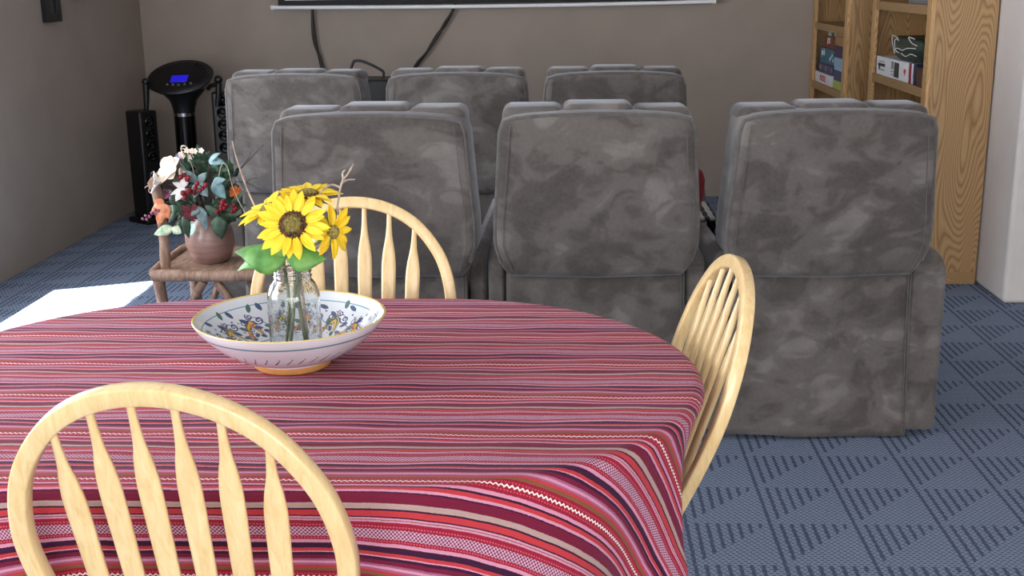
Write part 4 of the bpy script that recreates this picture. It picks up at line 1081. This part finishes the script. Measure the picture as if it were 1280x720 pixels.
# cushions and throw peeping between the recliners
M_redcush = simple('red_cushion_cloth', (128, 36, 46), .85, .1, 50)
rp = thing('throw_pillow', 'red throw pillow, its tip showing at the side of the middle nearer recliner', 'pillow', (.298, 4.05, .70), 0)
h = MB(); q = []
for k in range(48):
    a = 2 * PI * k / 48; c, s_ = math.cos(a), math.sin(a); r = .165 * (abs(c) ** 6 + abs(s_) ** 6) ** (-1 / 6); q.append((r * c, r * s_))
cushion(h, q, -.03, .03, bev=.025, b0=.045, b1=.045); o = h.build('cover', M_redcush, rp, smooth=180); o.rotation_euler = (.15, .12, .2)
def mk_stripe():
    m = Mat('black_white_stripe_knit', rough=.9); x, y, z = m.xyz(m.coord('UV')); s = (y / .036).frac().lt(.5)
    m.set('Base Color', m.mix(s, srgb(150, 148, 146), srgb(24, 24, 26))); return m.m
M_stripe = mk_stripe()
th = MB(); uv = []; nx, ny = 24, 30
for j in range(ny + 1):
    s = -.24 + .48 * j / ny
    for i in range(nx + 1):
        y = 4.12 + .34 * i / nx; w = .085
        if abs(s) < w: x, z = s, .644 + .002 * math.sin(i)
        else: x, z = math.copysign(w + .006 * math.sin(i * .9) * (abs(s) - w) * 8, s), .644 - (abs(s) - w)
        th.v.append((.448 + x, y, z)); uv.append((y, s))
th.f = [(j * (nx + 1) + i, j * (nx + 1) + i + 1, (j + 1) * (nx + 1) + i + 1, (j + 1) * (nx + 1) + i) for j in range(ny) for i in range(nx)]; th.uv = uv
tag(th.build('striped_throw', M_stripe, smooth=180, solid=.008), 'black and pale striped throw over the armrest between two nearer recliners', 'blanket')

# ------------------------------------------------------------------ light
w = bpy.data.worlds.new('sky'); S.world = w; w.use_nodes = True; bg_ = w.node_tree.nodes['Background']
bg_.inputs[0].default_value = srgb(226, 234, 246); bg_.inputs[1].default_value = 1.6
sun = bpy.data.lights.new('sun', 'SUN'); sun.energy = 26; sun.angle = math.radians(.6); sun.color = (1, .97, .92)
so = bpy.data.objects.new('sun', sun); COL.objects.link(so)
el, az = math.radians(63), math.radians(23)
dv = Vector((math.cos(el) * math.cos(az), math.cos(el) * math.sin(az), -math.sin(el))); so.rotation_euler = dv.to_track_quat('-Z', 'Y').to_euler()
def area(name, loc, d, sx, sy, power, col):
    l = bpy.data.lights.new(name, 'AREA'); l.shape = 'RECTANGLE'; l.size = sx; l.size_y = sy; l.energy = power; l.color = col
    o = bpy.data.objects.new(name, l); COL.objects.link(o); o.location = loc; o.rotation_euler = Vector(d).to_track_quat('-Z', 'Z').to_euler(); return o
area('daylight_window_near', (XL - .02, (wins[0][0] + wins[0][1]) / 2, (WZ0 + WZ1) / 2), (1, 0, -.0001), wins[0][1] - wins[0][0] - .1, WZ1 - WZ0 - .1, 60, (.93, .96, 1))
area('daylight_window_far', (XL - .02, (wins[1][0] + wins[1][1]) / 2, (WZ0 + WZ1) / 2), (1, 0, -.0001), wins[1][1] - wins[1][0] - .1, WZ1 - WZ0 - .1, 60, (.93, .96, 1))
area('daylight_rear_window', ((RW[0] + RW[1]) / 2, YR - .02, (RW[2] + RW[3]) / 2), (0, 1, -.0001), RW[1] - RW[0] - .1, RW[3] - RW[2] - .1, 110, (1, .97, .93))

# ------------------------------------------------------------------ camera
cam = bpy.data.cameras.new('camera'); cam.sensor_width = 36; cam.lens = 1490 * 36 / 1280; cam.clip_start = .05
co = bpy.data.objects.new('camera', cam); COL.objects.link(co)
p, y, r = map(math.radians, (14.7, 2.7, .7))
fw = Vector((-math.sin(y) * math.cos(p), math.cos(y) * math.cos(p), -math.sin(p))); rt = Vector((math.cos(y), math.sin(y), 0)); up = rt.cross(fw)
rt2 = rt * math.cos(r) - up * math.sin(r); up2 = up * math.cos(r) + rt * math.sin(r)
M4 = Matrix((rt2, up2, -fw)).transposed().to_4x4(); M4.translation = (0, 0, 1.48); co.matrix_world = M4
S.camera = co
S.view_settings.view_transform = 'Standard'; S.view_settings.look = 'None'; S.view_settings.exposure = .6; S.view_settings.gamma = 1; S.view_settings.use_curve_mapping = False
